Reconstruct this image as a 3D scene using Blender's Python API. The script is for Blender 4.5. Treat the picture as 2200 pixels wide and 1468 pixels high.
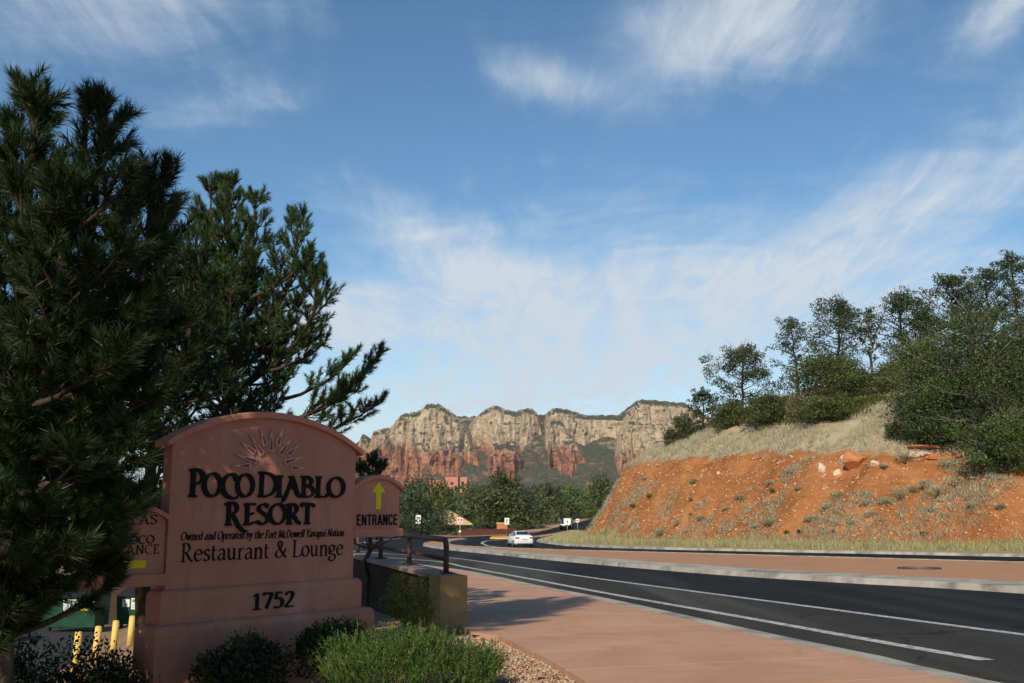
import bpy, bmesh, math, random
import numpy as np
from mathutils import Vector, Matrix

for o in list(bpy.data.objects):
    bpy.data.objects.remove(o)
sc = bpy.context.scene
COL = sc.collection
R = math.radians

# ---------------------------------------------------------------- camera
EYE = Vector((0, 0, 1.3))
PITCH = math.atan(353 / 2139)
cam_d = bpy.data.cameras.new('camera')
cam_d.sensor_width = 36
cam_d.lens = 35
cam_d.clip_start = .05
cam_d.clip_end = 20000
cam = bpy.data.objects.new('camera', cam_d)
COL.objects.link(cam)
cam.location = EYE
cam.rotation_euler = (math.pi / 2 + PITCH, 0, 0)
sc.camera = cam

# ---------------------------------------------------------------- light
SUN_EL, SUN_AZ = 33.0, 198.0            # azimuth clockwise from +Y
SKY_STRENGTH = .118
sun_d = bpy.data.lights.new('sun', 'SUN')
sun_d.energy = 4.6
sun_d.angle = R(.53)
sun_d.color = (1, .87, .68)
sun = bpy.data.objects.new('sun', sun_d)
COL.objects.link(sun)
_sd = Vector((math.sin(R(SUN_AZ)) * math.cos(R(SUN_EL)), math.cos(R(SUN_AZ)) * math.cos(R(SUN_EL)), math.sin(R(SUN_EL))))
sun.rotation_euler = (-_sd).to_track_quat('-Z', 'Y').to_euler()
sun.location = (0, -20, 30)

vs = sc.view_settings
vs.view_transform = 'Standard'
vs.look = 'None'
vs.gamma = 1
vs.use_curve_mapping = False
vs.exposure = .06
sc.cycles.max_bounces = 6
sc.cycles.transparent_max_bounces = 8


class NT:
    """small helper for building node trees"""
    def __init__(self, tree):
        self.t = tree
        tree.nodes.clear()

    def n(self, typ, **kw):
        nd = self.t.nodes.new(typ)
        for k, v in kw.items():
            if k.startswith('i_'):
                nd.inputs[k[2:].replace('_', ' ')].default_value = v
            else:
                setattr(nd, k, v)
        return nd

    def l(self, a, b):
        self.t.links.new(a, b)

    def val(self, sock, v):
        if hasattr(v, 'is_output'):
            self.l(v, sock)
        else:
            sock.default_value = v

    def math(self, op, a, b=0.0, c=0.0, clamp=False):
        m = self.n('ShaderNodeMath', operation=op, use_clamp=clamp)
        self.val(m.inputs[0], a)
        self.val(m.inputs[1], b)
        if len(m.inputs) > 2:
            self.val(m.inputs[2], c)
        return m.outputs[0]

    def mix(self, f, a, b, blend='MIX'):
        m = self.n('ShaderNodeMix', data_type='RGBA', blend_type=blend)
        self.val(m.inputs[0], f)
        self.val(m.inputs[6], a)
        self.val(m.inputs[7], b)
        return m.outputs[2]

    def noise(self, vec, scale, detail=4, rough=.55, dist=0.0):
        m = self.n('ShaderNodeTexNoise')
        if vec is not None:
            self.l(vec, m.inputs['Vector'])
        m.inputs['Scale'].default_value = scale
        m.inputs['Detail'].default_value = detail
        m.inputs['Roughness'].default_value = rough
        m.inputs['Distortion'].default_value = dist
        return m.outputs['Fac']

    def ramp(self, f, stops):
        m = self.n('ShaderNodeValToRGB')
        cr = m.color_ramp
        while len(cr.elements) < len(stops):
            cr.elements.new(.5)
        for e, (p, c) in zip(cr.elements, stops):
            e.position = p
            e.color = (*c[:3], 1) if not isinstance(c, (int, float)) else (c, c, c, 1)
        self.l(f, m.inputs[0])
        return m.outputs[0]

    def smooth(self, x, lo, hi):
        m = self.n('ShaderNodeMapRange', interpolation_type='SMOOTHSTEP')
        self.val(m.inputs[0], x)
        m.inputs[1].default_value = lo
        m.inputs[2].default_value = hi
        return m.outputs[0]


def C4(c):
    return (*c, 1)


# ---------------------------------------------------------------- world: sky with cirrus
world = bpy.data.worlds.new('World')
sc.world = world
world.use_nodes = True
w = NT(world.node_tree)
sky = w.n('ShaderNodeTexSky', sky_type='NISHITA', sun_disc=False)
sky.sun_elevation = R(SUN_EL)
sky.sun_rotation = R(SUN_AZ)
sky.altitude = 1300
sky.air_density = 1.0
sky.dust_density = .6
sky.ozone_density = 1.6
tc = w.n('ShaderNodeTexCoord')
sx = w.n('ShaderNodeSeparateXYZ')
w.l(tc.outputs['Generated'], sx.inputs[0])
az = w.math('MULTIPLY', w.math('ARCTAN2', sx.outputs[0], sx.outputs[1]), 57.2958)
el = w.math('MULTIPLY', w.math('ARCSINE', sx.outputs[2]), 57.2958)
# cloud sheet coordinates (a plane overhead)
zc = w.math('ADD', w.math('MAXIMUM', sx.outputs[2], 0.0), .14)
cx = w.math('DIVIDE', sx.outputs[0], zc)
cy = w.math('DIVIDE', sx.outputs[1], zc)
cv = w.n('ShaderNodeCombineXYZ')
w.l(cx, cv.inputs[0])
w.l(cy, cv.inputs[1])


def mapped(rz, scl):
    m = w.n('ShaderNodeMapping')
    m.inputs['Rotation'].default_value = (0, 0, R(rz))
    m.inputs['Scale'].default_value = (scl[0], scl[1], 1)
    w.l(cv.outputs[0], m.inputs['Vector'])
    return m.outputs[0]


fine = w.noise(mapped(14, (2.4, .8)), 1.3, 11, .67, 1.5)
fine2 = w.noise(mapped(-40, (1.0, 2.0)), 1.9, 8, .6, 1.6)
broad = w.noise(mapped(10, (.8, 1.1)), .9, 5, .5, .7)
wsp = w.math('ADD', w.math('MULTIPLY', fine, .62), w.math('MULTIPLY', fine2, .38))


def blob(a0, e0, ra, re, rot, amp):
    da = w.math('SUBTRACT', az, a0)
    de = w.math('SUBTRACT', el, e0)
    c, s = math.cos(R(rot)), math.sin(R(rot))
    p = w.math('DIVIDE', w.math('ADD', w.math('MULTIPLY', da, c), w.math('MULTIPLY', de, s)), ra)
    q = w.math('DIVIDE', w.math('SUBTRACT', w.math('MULTIPLY', de, c), w.math('MULTIPLY', da, s)), re)
    r2 = w.math('ADD', w.math('MULTIPLY', p, p), w.math('MULTIPLY', q, q))
    return w.math('MULTIPLY', w.math('EXPONENT', w.math('MULTIPLY', r2, -1.0)), amp)


cov = None
for b in [(13.5, 26.5, 8.5, 3.8, 8, .76), (7, 12.0, 13, 4.4, 6, .76), (25, 16.5, 10, 3.6, 24, .55), (-23, 26, 10, 3.8, 8, .55),
          (-10.5, 10.5, 4.4, 2.0, 14, .72), (-4, 14.5, 9, 2.3, -24, .58), (0, 6.5, 15, 3.0, 4, .62), (2.2, 24.0, 4, 1.4, -14, .48), (28, 25, 4.0, 1.7, 34, .6),
          (-17, 21.5, 5, 1.5, 14, .34), (24, 9, 9, 4, 0, .5)]:
    g = blob(*b)
    cov = g if cov is None else w.math('ADD', cov, g)
# the veil goes on all round the sky
cov = w.math('ADD', cov, w.math('MULTIPLY', w.smooth(broad, .44, .72), .22))
cov = w.math('MINIMUM', cov, 1.0)
dens = w.math('ADD', w.math('MULTIPLY', wsp, 1.35), w.math('MULTIPLY', cov, .95))
dens = w.smooth(dens, .80, 1.62)
streak = w.smooth(w.noise(mapped(20, (4.2, 1.0)), 1.7, 10, .66, 1.9), .30, .68)
dens = w.math('MULTIPLY', dens, w.math('ADD', w.math('MULTIPLY', streak, .52), .66))
dens = w.math('MINIMUM', dens, 1.0)
low = w.smooth(el, 13.0, 1.0)
dens = w.math('MAXIMUM', dens, w.math('MULTIPLY', low, .80))
dens = w.math('MULTIPLY', dens, .95)
hs = w.n('ShaderNodeHueSaturation')
hs.inputs['Saturation'].default_value = 1.14
hs.inputs['Value'].default_value = 1.0
w.l(sky.outputs[0], hs.inputs['Color'])
skyc = w.mix(1.0, hs.outputs[0], (.96, 1.07, 1.02, 1), 'MULTIPLY')
cl = w.mix(dens, skyc, (5.15, 5.75, 6.35, 1))
bg = w.n('ShaderNodeBackground')
bg.inputs['Strength'].default_value = SKY_STRENGTH
w.l(cl, bg.inputs['Color'])
wo = w.n('ShaderNodeOutputWorld')
w.l(bg.outputs[0], wo.inputs[0])

# ---------------------------------------------------------------- geometry of the view: pixel of the photograph -> point
_F = 2139.
_c, _s = math.cos(PITCH), math.sin(PITCH)


def ray(u, v):
    x, y = (u - 1100) / _F, (734 - v) / _F
    return Vector((x, _c - y * _s, _s + y * _c))


def at(u, v, Y):
    d = ray(u, v)
    return EYE + d * (Y / d.y)


PY = [-50, 0, 100, 130, 300, 1000, 2400, 9000]
PZ = [1.3, 0, -2.6, -2.7, -.9, 6, 28, 60]


def prof(Y):
    return np.interp(Y, PY, PZ)


def gr(u, v, off=0.0):
    """ground point (X, Y) seen at a pixel"""
    d = ray(u, v)
    f = lambda Y: EYE.z + d.z * Y / d.y - float(prof(Y)) - off
    prev = 1.0
    for Y in np.geomspace(1, 2000, 500):
        if f(Y) < 0:
            lo, hi = prev, Y
            break
        prev = Y
    else:
        raise ValueError((u, v))
    for _ in range(40):
        m = (lo + hi) / 2
        if f(m) < 0:
            hi = m
        else:
            lo = m
    return (d.x * lo / d.y, lo)


# ---------------------------------------------------------------- numpy value noise
def vn(x, y, seed=0):
    x, y = np.asarray(x, float), np.asarray(y, float)
    xi, yi = np.floor(x).astype(np.int64), np.floor(y).astype(np.int64)
    fx, fy = x - xi, y - yi
    fx, fy = fx * fx * (3 - 2 * fx), fy * fy * (3 - 2 * fy)

    def h(a, b):
        n = (a * 374761393 + b * 668265263 + seed * 1274126177) & 0xffffffff
        n = ((n ^ (n >> 13)) * 1274126177) & 0xffffffff
        n = n ^ (n >> 16)
        return (n & 0xffff) / 65535.
    return (h(xi, yi) * (1 - fx) + h(xi + 1, yi) * fx) * (1 - fy) + (h(xi, yi + 1) * (1 - fx) + h(xi + 1, yi + 1) * fx) * fy


def fbm(x, y, seed=0, oct=4, gain=.5):
    a, s, t = 1., 0., 0.
    for k in range(oct):
        s = s + a * vn(np.asarray(x) * 2 ** k, np.asarray(y) * 2 ** k, seed + k * 17)
        t += a
        a *= gain
    return s / t


# ---------------------------------------------------------------- objects
def link(o, parent=None):
    COL.objects.link(o)
    if parent is not None:
        o.parent = parent
    return o


def tag(o, label=None, cat=None, group=None, kind=None):
    if label:
        o['label'] = label
    if cat:
        o['category'] = cat
    if group:
        o['group'] = group
    if kind:
        o['kind'] = kind
    return o


def empty(name, loc=(0, 0, 0), rz=0.0):
    o = bpy.data.objects.new(name, None)
    o.empty_display_size = .2
    link(o)
    o.location = loc
    o.rotation_euler = (0, 0, rz)
    return o


def npmesh(name, verts, faces, mats, parent=None, smooth=False, tint=None, midx=None):
    """verts (N,3); faces (M,k) int array; tint (N,3) vertex colour named tint"""
    verts = np.ascontiguousarray(verts, dtype=np.float32)
    faces = np.ascontiguousarray(faces, dtype=np.int32)
    me = bpy.data.meshes.new(name)
    k = faces.shape[1]
    me.vertices.add(len(verts))
    me.vertices.foreach_set('co', verts.ravel())
    me.loops.add(faces.size)
    me.loops.foreach_set('vertex_index', faces.ravel())
    me.polygons.add(len(faces))
    me.polygons.foreach_set('loop_start', np.arange(0, faces.size, k, dtype=np.int32))
    if smooth:
        me.polygons.foreach_set('use_smooth', np.ones(len(faces), dtype=bool))
    for m in (mats if isinstance(mats, (list, tuple)) else [mats]):
        me.materials.append(m)
    if midx is not None:
        me.polygons.foreach_set('material_index', np.ascontiguousarray(midx, dtype=np.int32))
    me.update(calc_edges=True)
    if tint is not None:
        at_ = me.color_attributes.new('tint', 'FLOAT_COLOR', 'POINT')
        t4 = np.ones((len(verts), 4), np.float32)
        t4[:, :3] = tint
        at_.data.foreach_set('color', t4.ravel())
    o = bpy.data.objects.new(name, me)
    return link(o, parent)


class MB:
    """collects simple shapes into one mesh"""
    def __init__(self):
        self.v, self.f, self.s = [], [], []

    def add(self, v, f, smooth=False):
        b = len(self.v)
        self.v += [tuple(p) for p in v]
        self.f += [tuple(i + b for i in q) for q in f]
        self.s += [smooth] * len(f)
        return self

    def box(self, x0, x1, y0, y1, z0, z1):
        v = [(x, y, z) for z in (z0, z1) for y in (y0, y1) for x in (x0, x1)]
        return self.add(v, [(0, 2, 3, 1), (4, 5, 7, 6), (0, 1, 5, 4), (2, 6, 7, 3), (0, 4, 6, 2), (1, 3, 7, 5)])

    def prism(self, poly, y0, y1):
        """polygon in (x, z), counter-clockwise seen from -y, between y0 and y1"""
        n = len(poly)
        v = [(x, y0, z) for x, z in poly] + [(x, y1, z) for x, z in poly]
        f = [tuple(range(n)), tuple(range(2 * n - 1, n - 1, -1))]
        f += [(i, i + n, (i + 1) % n + n, (i + 1) % n) for i in range(n)]
        return self.add(v, f)

    def tube(self, pts, rad, seg=8, cap=True, smooth=True):
        pts = [Vector(p) for p in pts]
        n = len(pts)
        if not hasattr(rad, '__len__'):
            rad = [rad] * n
        t0 = (pts[1] - pts[0]).normalized()
        ref = Vector((0, 0, 1)) if abs(t0.z) < .9 else Vector((1, 0, 0))
        v = []
        nrm = t0.cross(ref).normalized()
        for i, p in enumerate(pts):
            a, b = pts[max(i - 1, 0)], pts[min(i + 1, n - 1)]
            t = (b - a).normalized()
            nrm = (nrm - t * nrm.dot(t)).normalized()
            bn = t.cross(nrm)
            for k in range(seg):
                an = 2 * math.pi * k / seg
                v.append(p + (nrm * math.cos(an) + bn * math.sin(an)) * rad[i])
        f = [(i * seg + k, i * seg + (k + 1) % seg, (i + 1) * seg + (k + 1) % seg, (i + 1) * seg + k) for i in range(n - 1) for k in range(seg)]
        self.add(v, f, smooth)
        if cap:
            b = len(self.v) - len(v)
            self.f += [tuple(b + k for k in range(seg - 1, -1, -1)), tuple(b + (n - 1) * seg + k for k in range(seg))]
            self.s += [False, False]
        return self

    def build(self, name, mat, parent=None, bevel=0.0, segs=2):
        me = bpy.data.meshes.new(name)
        me.from_pydata(self.v, [], self.f)
        me.polygons.foreach_set('use_smooth', self.s)
        for m in (mat if isinstance(mat, (list, tuple)) else [mat]):
            me.materials.append(m)
        bm = bmesh.new()
        bm.from_mesh(me)
        bmesh.ops.recalc_face_normals(bm, faces=bm.faces)
        if bevel:
            es = [e for e in bm.edges if e.is_manifold and e.calc_face_angle(0) > .5]
            bmesh.ops.bevel(bm, geom=es, offset=bevel, segments=segs, affect='EDGES', profile=.5)
        bm.to_mesh(me)
        bm.free()
        me.update()
        o = bpy.data.objects.new(name, me)
        return link(o, parent)


# ---------------------------------------------------------------- materials
def mat(name, stops, scale=6., detail=5, rough=.85, bump=.0, bscale=None, spec=.3, coord='Object', dist=0.0, bdist=.02, stretch=None, metal=0.0, mix2=None):
    m = bpy.data.materials.new(name)
    m.use_nodes = True
    t = NT(m.node_tree)
    tcn = t.n('ShaderNodeTexCoord')
    vec = tcn.outputs[coord]
    if stretch:
        mp = t.n('ShaderNodeMapping')
        mp.inputs['Scale'].default_value = stretch
        t.l(vec, mp.inputs[0])
        vec = mp.outputs[0]
    p = t.n('ShaderNodeBsdfPrincipled')
    p.inputs['Roughness'].default_value = rough
    p.inputs['Specular IOR Level'].default_value = spec
    p.inputs['Metallic'].default_value = metal
    f = t.noise(vec, scale, detail, .6, dist)
    n = len(stops)
    col = t.ramp(f, [(.28 + .44 * i / max(n - 1, 1), c) for i, c in enumerate(stops)])
    if mix2:      # (scale, lo, hi, colour, amount): patches of wear or dirt
        f2 = t.noise(vec, mix2[0], 5, .6, .3)
        col = t.mix(t.math('MULTIPLY', t.smooth(f2, mix2[1], mix2[2]), mix2[4]), col, C4(mix2[3]))
    t.l(col, p.inputs['Base Color'])
    if bump:
        b = t.n('ShaderNodeBump')
        b.inputs['Strength'].default_value = bump
        b.inputs['Distance'].default_value = bdist
        t.l(t.noise(vec, bscale or scale * 4, 4, .6), b.inputs['Height'])
        t.l(b.outputs[0], p.inputs['Normal'])
    o = t.n('ShaderNodeOutputMaterial')
    t.l(p.outputs[0], o.inputs[0])
    return m


def leafmat(name, gain=1.0, trans=.25, rough=.55, spec=.25):
    m = bpy.data.materials.new(name)
    m.use_nodes = True
    t = NT(m.node_tree)
    a = t.n('ShaderNodeAttribute', attribute_name='tint')
    col = a.outputs['Color']
    p = t.n('ShaderNodeBsdfPrincipled')
    p.inputs['Roughness'].default_value = rough
    p.inputs['Specular IOR Level'].default_value = spec
    t.l(col, p.inputs['Base Color'])
    tr = t.n('ShaderNodeBsdfTranslucent')
    t.l(t.mix(1.0, col, (1.0, 1.15, .5, 1), 'MULTIPLY'), tr.inputs['Color'])
    mx = t.n('ShaderNodeMixShader')
    mx.inputs[0].default_value = trans
    t.l(p.outputs[0], mx.inputs[1])
    t.l(tr.outputs[0], mx.inputs[2])
    o = t.n('ShaderNodeOutputMaterial')
    t.l(mx.outputs[0], o.inputs[0])
    return m


M = {}
M['leaf'] = leafmat('foliage')
M['needle'] = leafmat('pine needles', trans=.14, rough=.5, spec=.3)
M['bark'] = mat('bark', [(.018, .013, .010), (.055, .038, .027), (.10, .075, .055)], 14, 6, .95, .6, 30, stretch=(1, 1, .25))
M['greybark'] = mat('weathered bark', [(.10, .085, .07), (.2, .17, .14), (.28, .25, .21)], 3, 6, .95)
def stucco_mat():
    m = bpy.data.materials.new('pink stucco')
    m.use_nodes = True
    t = NT(m.node_tree)
    v = t.n('ShaderNodeTexCoord').outputs['Object']
    p = t.n('ShaderNodeBsdfPrincipled')
    p.inputs['Roughness'].default_value = .95
    p.inputs['Specular IOR Level'].default_value = .1
    col = t.ramp(t.noise(v, 2.3, 9, .68, .3), [(.3, (.385, .160, .105)), (.5, (.44, .190, .126)), (.7, (.49, .222, .152))])
    mp = t.n('ShaderNodeMapping')
    mp.inputs['Scale'].default_value = (1, 1, .07)
    t.l(v, mp.inputs[0])
    col = t.mix(t.math('MULTIPLY', t.smooth(t.noise(mp.outputs[0], 7, 6, .65), .50, .74), .42), col, (.26, .125, .098, 1))
    col = t.mix(t.math('MULTIPLY', t.smooth(t.noise(v, 1.1, 7, .7), .52, .70), .35), col, (.50, .29, .235, 1))
    z = t.n('ShaderNodeSeparateXYZ')
    t.l(v, z.inputs[0])
    dirt = t.math('MULTIPLY', t.smooth(t.math('ADD', z.outputs[2], t.math('MULTIPLY', t.noise(v, 5, 6, .7), -.55)), .02, -.38), .6)
    col = t.mix(dirt, col, (.17, .10, .075, 1))
    t.l(col, p.inputs['Base Color'])
    b = t.n('ShaderNodeBump')
    b.inputs['Strength'].default_value = .8
    b.inputs['Distance'].default_value = .008
    t.l(t.math('ADD', t.noise(v, 38, 5, .6), t.math('MULTIPLY', t.noise(v, 7, 4, .6), .9)), b.inputs['Height'])
    t.l(b.outputs[0], p.inputs['Normal'])
    o = t.n('ShaderNodeOutputMaterial')
    t.l(p.outputs[0], o.inputs[0])
    return m


M['stucco'] = stucco_mat()
M['stuccocap'] = mat('cap stucco', [(.44, .182, .118), (.50, .21, .14)], 5, 6, .93, .45, 120, spec=.15, bdist=.004)
M['black'] = mat('black letters', [(.010, .010, .010), (.016, .015, .015)], 9, 3, .85, spec=.08)
M['print'] = mat('dark printed letters', [(.012, .010, .010), (.018, .015, .015)], 9, 3, .9, spec=.06)
M['yellow'] = mat('yellow arrow film', [(.62, .50, .005), (.70, .57, .01)], 8, 4, .6)
M['red'] = mat('dark red enamel', [(.24, .02, .02), (.30, .03, .028)], 12, 3, .5)
M['cream'] = mat('pale edging', [(.40, .27, .23), (.48, .34, .29)], 12, 3, .6)
M['rust'] = mat('brown painted steel', [(.045, .024, .017), (.075, .038, .026), (.10, .052, .035)], 12, 6, .6, .25, 60, spec=.4, bdist=.003)
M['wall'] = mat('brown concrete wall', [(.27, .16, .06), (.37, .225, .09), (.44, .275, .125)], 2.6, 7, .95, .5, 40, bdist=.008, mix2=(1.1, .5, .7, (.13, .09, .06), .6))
M['wallshade'] = mat('brown wall with painted shade', [(.022, .015, .010), (.036, .024, .016), (.05, .033, .021)], 2.2, 7, .95, .5, 30, bdist=.01, spec=.1)  # same wall as the pier; its deep shade is put into the colour
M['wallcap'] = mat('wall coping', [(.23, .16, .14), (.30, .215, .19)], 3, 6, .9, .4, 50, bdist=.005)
def path_mat():
    m = bpy.data.materials.new('red stained concrete')
    m.use_nodes = True
    t = NT(m.node_tree)
    v = t.n('ShaderNodeTexCoord').outputs['Object']
    p = t.n('ShaderNodeBsdfPrincipled')
    p.inputs['Roughness'].default_value = .92
    p.inputs['Specular IOR Level'].default_value = .2
    col = t.ramp(t.noise(v, .7, 9, .65, .4), [(.3, (.40, .215, .130)), (.5, (.47, .27, .172)), (.7, (.53, .32, .212))])
    mp = t.n('ShaderNodeMapping')
    mp.inputs['Rotation'].default_value = (0, 0, R(-32))
    mp.inputs['Scale'].default_value = (.55, 1.15, 1)
    t.l(v, mp.inputs[0])
    col = t.mix(t.math('MULTIPLY', t.smooth(t.noise(mp.outputs[0], 1.3, 8, .68), .46, .66), .55), col, (.37, .215, .165, 1))
    col = t.mix(t.math('MULTIPLY', t.smooth(t.noise(v, .33, 6, .6), .48, .66), .5), col, (.43, .265, .205, 1))
    col = t.mix(t.math('MULTIPLY', t.smooth(t.noise(v, 2.0, 9, .78), .56, .70), .6), col, (.25, .145, .105, 1))
    col = t.mix(t.math('MULTIPLY', t.smooth(t.noise(v, 38, 3, .6), .60, .72), .35), col, (.25, .15, .11, 1))
    t.l(col, p.inputs['Base Color'])
    b = t.n('ShaderNodeBump')
    b.inputs['Strength'].default_value = .5
    b.inputs['Distance'].default_value = .006
    t.l(t.noise(mp.outputs[0], 40, 5, .6), b.inputs['Height'])
    t.l(b.outputs[0], p.inputs['Normal'])
    o = t.n('ShaderNodeOutputMaterial')
    t.l(p.outputs[0], o.inputs[0])
    return m


M['path'] = path_mat()
M['concrete'] = mat('grey concrete', [(.30, .28, .24), (.40, .37, .32), (.47, .44, .38)], 1.4, 7, .9, .3, 40, bdist=.006, mix2=(.9, .44, .66, (.15, .135, .115), .8))
M['paint'] = mat('road paint', [(.30, .30, .29), (.47, .47, .46), (.58, .58, .57)], 5, 9, .8, spec=.2, mix2=(13, .46, .66, (.07, .07, .07), .8))
M['lot'] = mat('lot asphalt', [(.024, .024, .024), (.042, .041, .04)], 3, 7, .9, .4, 80, bdist=.004)
M['ybol'] = mat('yellow bollard paint', [(.62, .42, .10), (.74, .52, .16)], 6, 5, .6, mix2=(4, .55, .75, (.42, .26, .07), .5))
M['white'] = mat('white paint', [(.72, .73, .74), (.8, .8, .8)], 3, 3, .3, spec=.5)
M['carblack'] = mat('black car paint', [(.008, .009, .01), (.012, .013, .015)], 3, 3, .15, spec=.6)
M['silver'] = mat('silver car paint', [(.42, .46, .52), (.5, .54, .58)], 3, 3, .25, spec=.6, metal=.4)
M['glass'] = mat('dark glass', [(.012, .02, .028), (.02, .032, .04)], 3, 3, .06, spec=.8)
M['tyre'] = mat('tyre rubber', [(.012, .012, .012), (.02, .02, .02)], 20, 4, .9)
M['rim'] = mat('alloy rim', [(.3, .3, .31), (.42, .42, .43)], 8, 3, .35, metal=.8)
M['taillight'] = mat('red lens', [(.35, .012, .01), (.45, .02, .015)], 8, 3, .2, spec=.6)
M['trimblack'] = mat('black plastic', [(.012, .012, .013), (.02, .02, .022)], 8, 3, .6)
M['plate'] = mat('number plate', [(.35, .4, .42), (.5, .52, .52)], 30, 3, .5)
M['steelpost'] = mat('galvanised post', [(.30, .30, .29), (.42, .42, .41)], 8, 4, .55, metal=.3)
M['signwhite'] = mat('sign face white', [(.70, .70, .66), (.78, .78, .74)], 6, 3, .5)
M['signred'] = mat('sign red', [(.45, .05, .05), (.55, .07, .07)], 6, 3, .5)
M['dumpster'] = mat('green dumpster paint', [(.006, .040, .023), (.009, .058, .033), (.013, .075, .043)], 2.2, 6, .55, .2, 20, mix2=(2.2, .55, .75, (.04, .05, .03), .6))
M['paper'] = mat('white notice', [(.66, .68, .7), (.78, .8, .8)], 5, 3, .7)
M['ysticker'] = mat('yellow notice', [(.75, .5, .02), (.85, .6, .04)], 5, 3, .6)
M['greensticker'] = mat('green print', [(.05, .22, .06), (.08, .3, .08)], 5, 3, .6)
M['adobe'] = mat('pink adobe plaster', [(.50, .215, .14), (.58, .265, .18)], .6, 6, .95, mix2=(.3, .5, .7, (.44, .19, .13), .4))
M['tanroof'] = mat('tan roof', [(.46, .33, .15), (.56, .41, .20)], .9, 6, .9, mix2=(.5, .5, .7, (.40, .28, .13), .5))
M['beige'] = mat('beige plaster', [(.26, .21, .145), (.32, .26, .185)], .8, 5, .95)
M['brownwood'] = mat('brown wood', [(.04, .026, .018), (.07, .045, .03)], 2, 5, .9)
M['gravelm'] = leafmat('pebbles', trans=0.0, rough=.85, spec=.2)
M['sandstone'] = mat('pale sandstone', [(.48, .31, .20), (.60, .44, .32), (.68, .54, .42)], 2.2, 7, .95, .6, 9, bdist=.05)
M['redrock'] = mat('orange sandstone', [(.36, .13, .045), (.46, .18, .07), (.52, .24, .11)], 1.5, 7, .95, .7, 7, bdist=.06, stretch=(1, 1, 2.2))
M['yellowkerb'] = mat('yellow kerb paint', [(.70, .40, .06), (.78, .48, .10)], 3, 4, .7)


def asphalt(name, lo, hi, spk, rough, patch):
    m = bpy.data.materials.new(name)
    m.use_nodes = True
    t = NT(m.node_tree)
    v = t.n('ShaderNodeTexCoord').outputs['Object']
    p = t.n('ShaderNodeBsdfPrincipled')
    p.inputs['Specular IOR Level'].default_value = .10
    base = t.ramp(t.noise(v, .35, 6, .6, .4), [(.3, lo), (.7, hi)])
    mp = t.n('ShaderNodeMapping')
    mp.inputs['Rotation'].default_value = (0, 0, R(16.5))
    mp.inputs['Scale'].default_value = (1.3, .06, 1)
    t.l(v, mp.inputs[0])
    base = t.mix(t.math('MULTIPLY', t.smooth(t.noise(mp.outputs[0], 1.0, 4, .5), .45, .7), patch), base, C4([c * .55 for c in lo]))
    ck = t.n('ShaderNodeTexVoronoi', feature='DISTANCE_TO_EDGE')
    ck.inputs['Scale'].default_value = .16
    wv = t.n('ShaderNodeMix', data_type='VECTOR')
    wv.inputs[0].default_value = .06
    nz = t.n('ShaderNodeTexNoise')
    nz.inputs['Scale'].default_value = .9
    nz.inputs['Detail'].default_value = 5
    t.l(v, nz.inputs['Vector'])
    av = t.n('ShaderNodeVectorMath', operation='MULTIPLY_ADD')
    t.l(nz.outputs['Color'], av.inputs[0])
    av.inputs[1].default_value = (1.6, 1.6, 0)
    t.l(v, av.inputs[2])
    t.l(av.outputs[0], ck.inputs['Vector'])
    base = t.mix(t.math('MULTIPLY', t.smooth(ck.outputs['Distance'], .009, .003), .75), base, C4([c * .3 for c in lo]))
    mt = t.n('ShaderNodeMapping')
    mt.inputs['Rotation'].default_value = (0, 0, R(16.5))
    mt.inputs['Scale'].default_value = (.62, .012, 1)
    t.l(v, mt.inputs[0])
    base = t.mix(t.math('MULTIPLY', t.smooth(t.noise(mt.outputs[0], 1.0, 3, .5), .48, .66), .7), base, C4([c * 1.9 for c in hi]))
    base = t.mix(t.math('MULTIPLY', t.smooth(t.noise(v, .8, 8, .72), .56, .72), .5), base, C4([c * 1.7 + .006 for c in hi]))
    sp = t.n('ShaderNodeTexVoronoi')
    sp.inputs['Scale'].default_value = 55
    t.l(v, sp.inputs['Vector'])
    s2 = t.noise(v, 90, 2, .6)
    col = t.mix(t.math('MULTIPLY', t.smooth(t.math('ADD', s2, t.math('MULTIPLY', sp.outputs['Distance'], -.3)), .42, .62), spk), base, (.22, .2, .17, 1))
    t.l(col, p.inputs['Base Color'])
    p.inputs['Roughness'].default_value = rough
    b = t.n('ShaderNodeBump')
    b.inputs['Strength'].default_value = .5
    b.inputs['Distance'].default_value = .006
    t.l(s2, b.inputs['Height'])
    t.l(b.outputs[0], p.inputs['Normal'])
    o = t.n('ShaderNodeOutputMaterial')
    t.l(p.outputs[0], o.inputs[0])
    return m


M['asphalt'] = asphalt('travel lane asphalt', (.011, .0115, .0125), (.017, .018, .019), .12, .9, .5)
M['asphalt2'] = asphalt('shoulder asphalt', (.026, .026, .023), (.040, .039, .034), .6, .95, .3)


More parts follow.
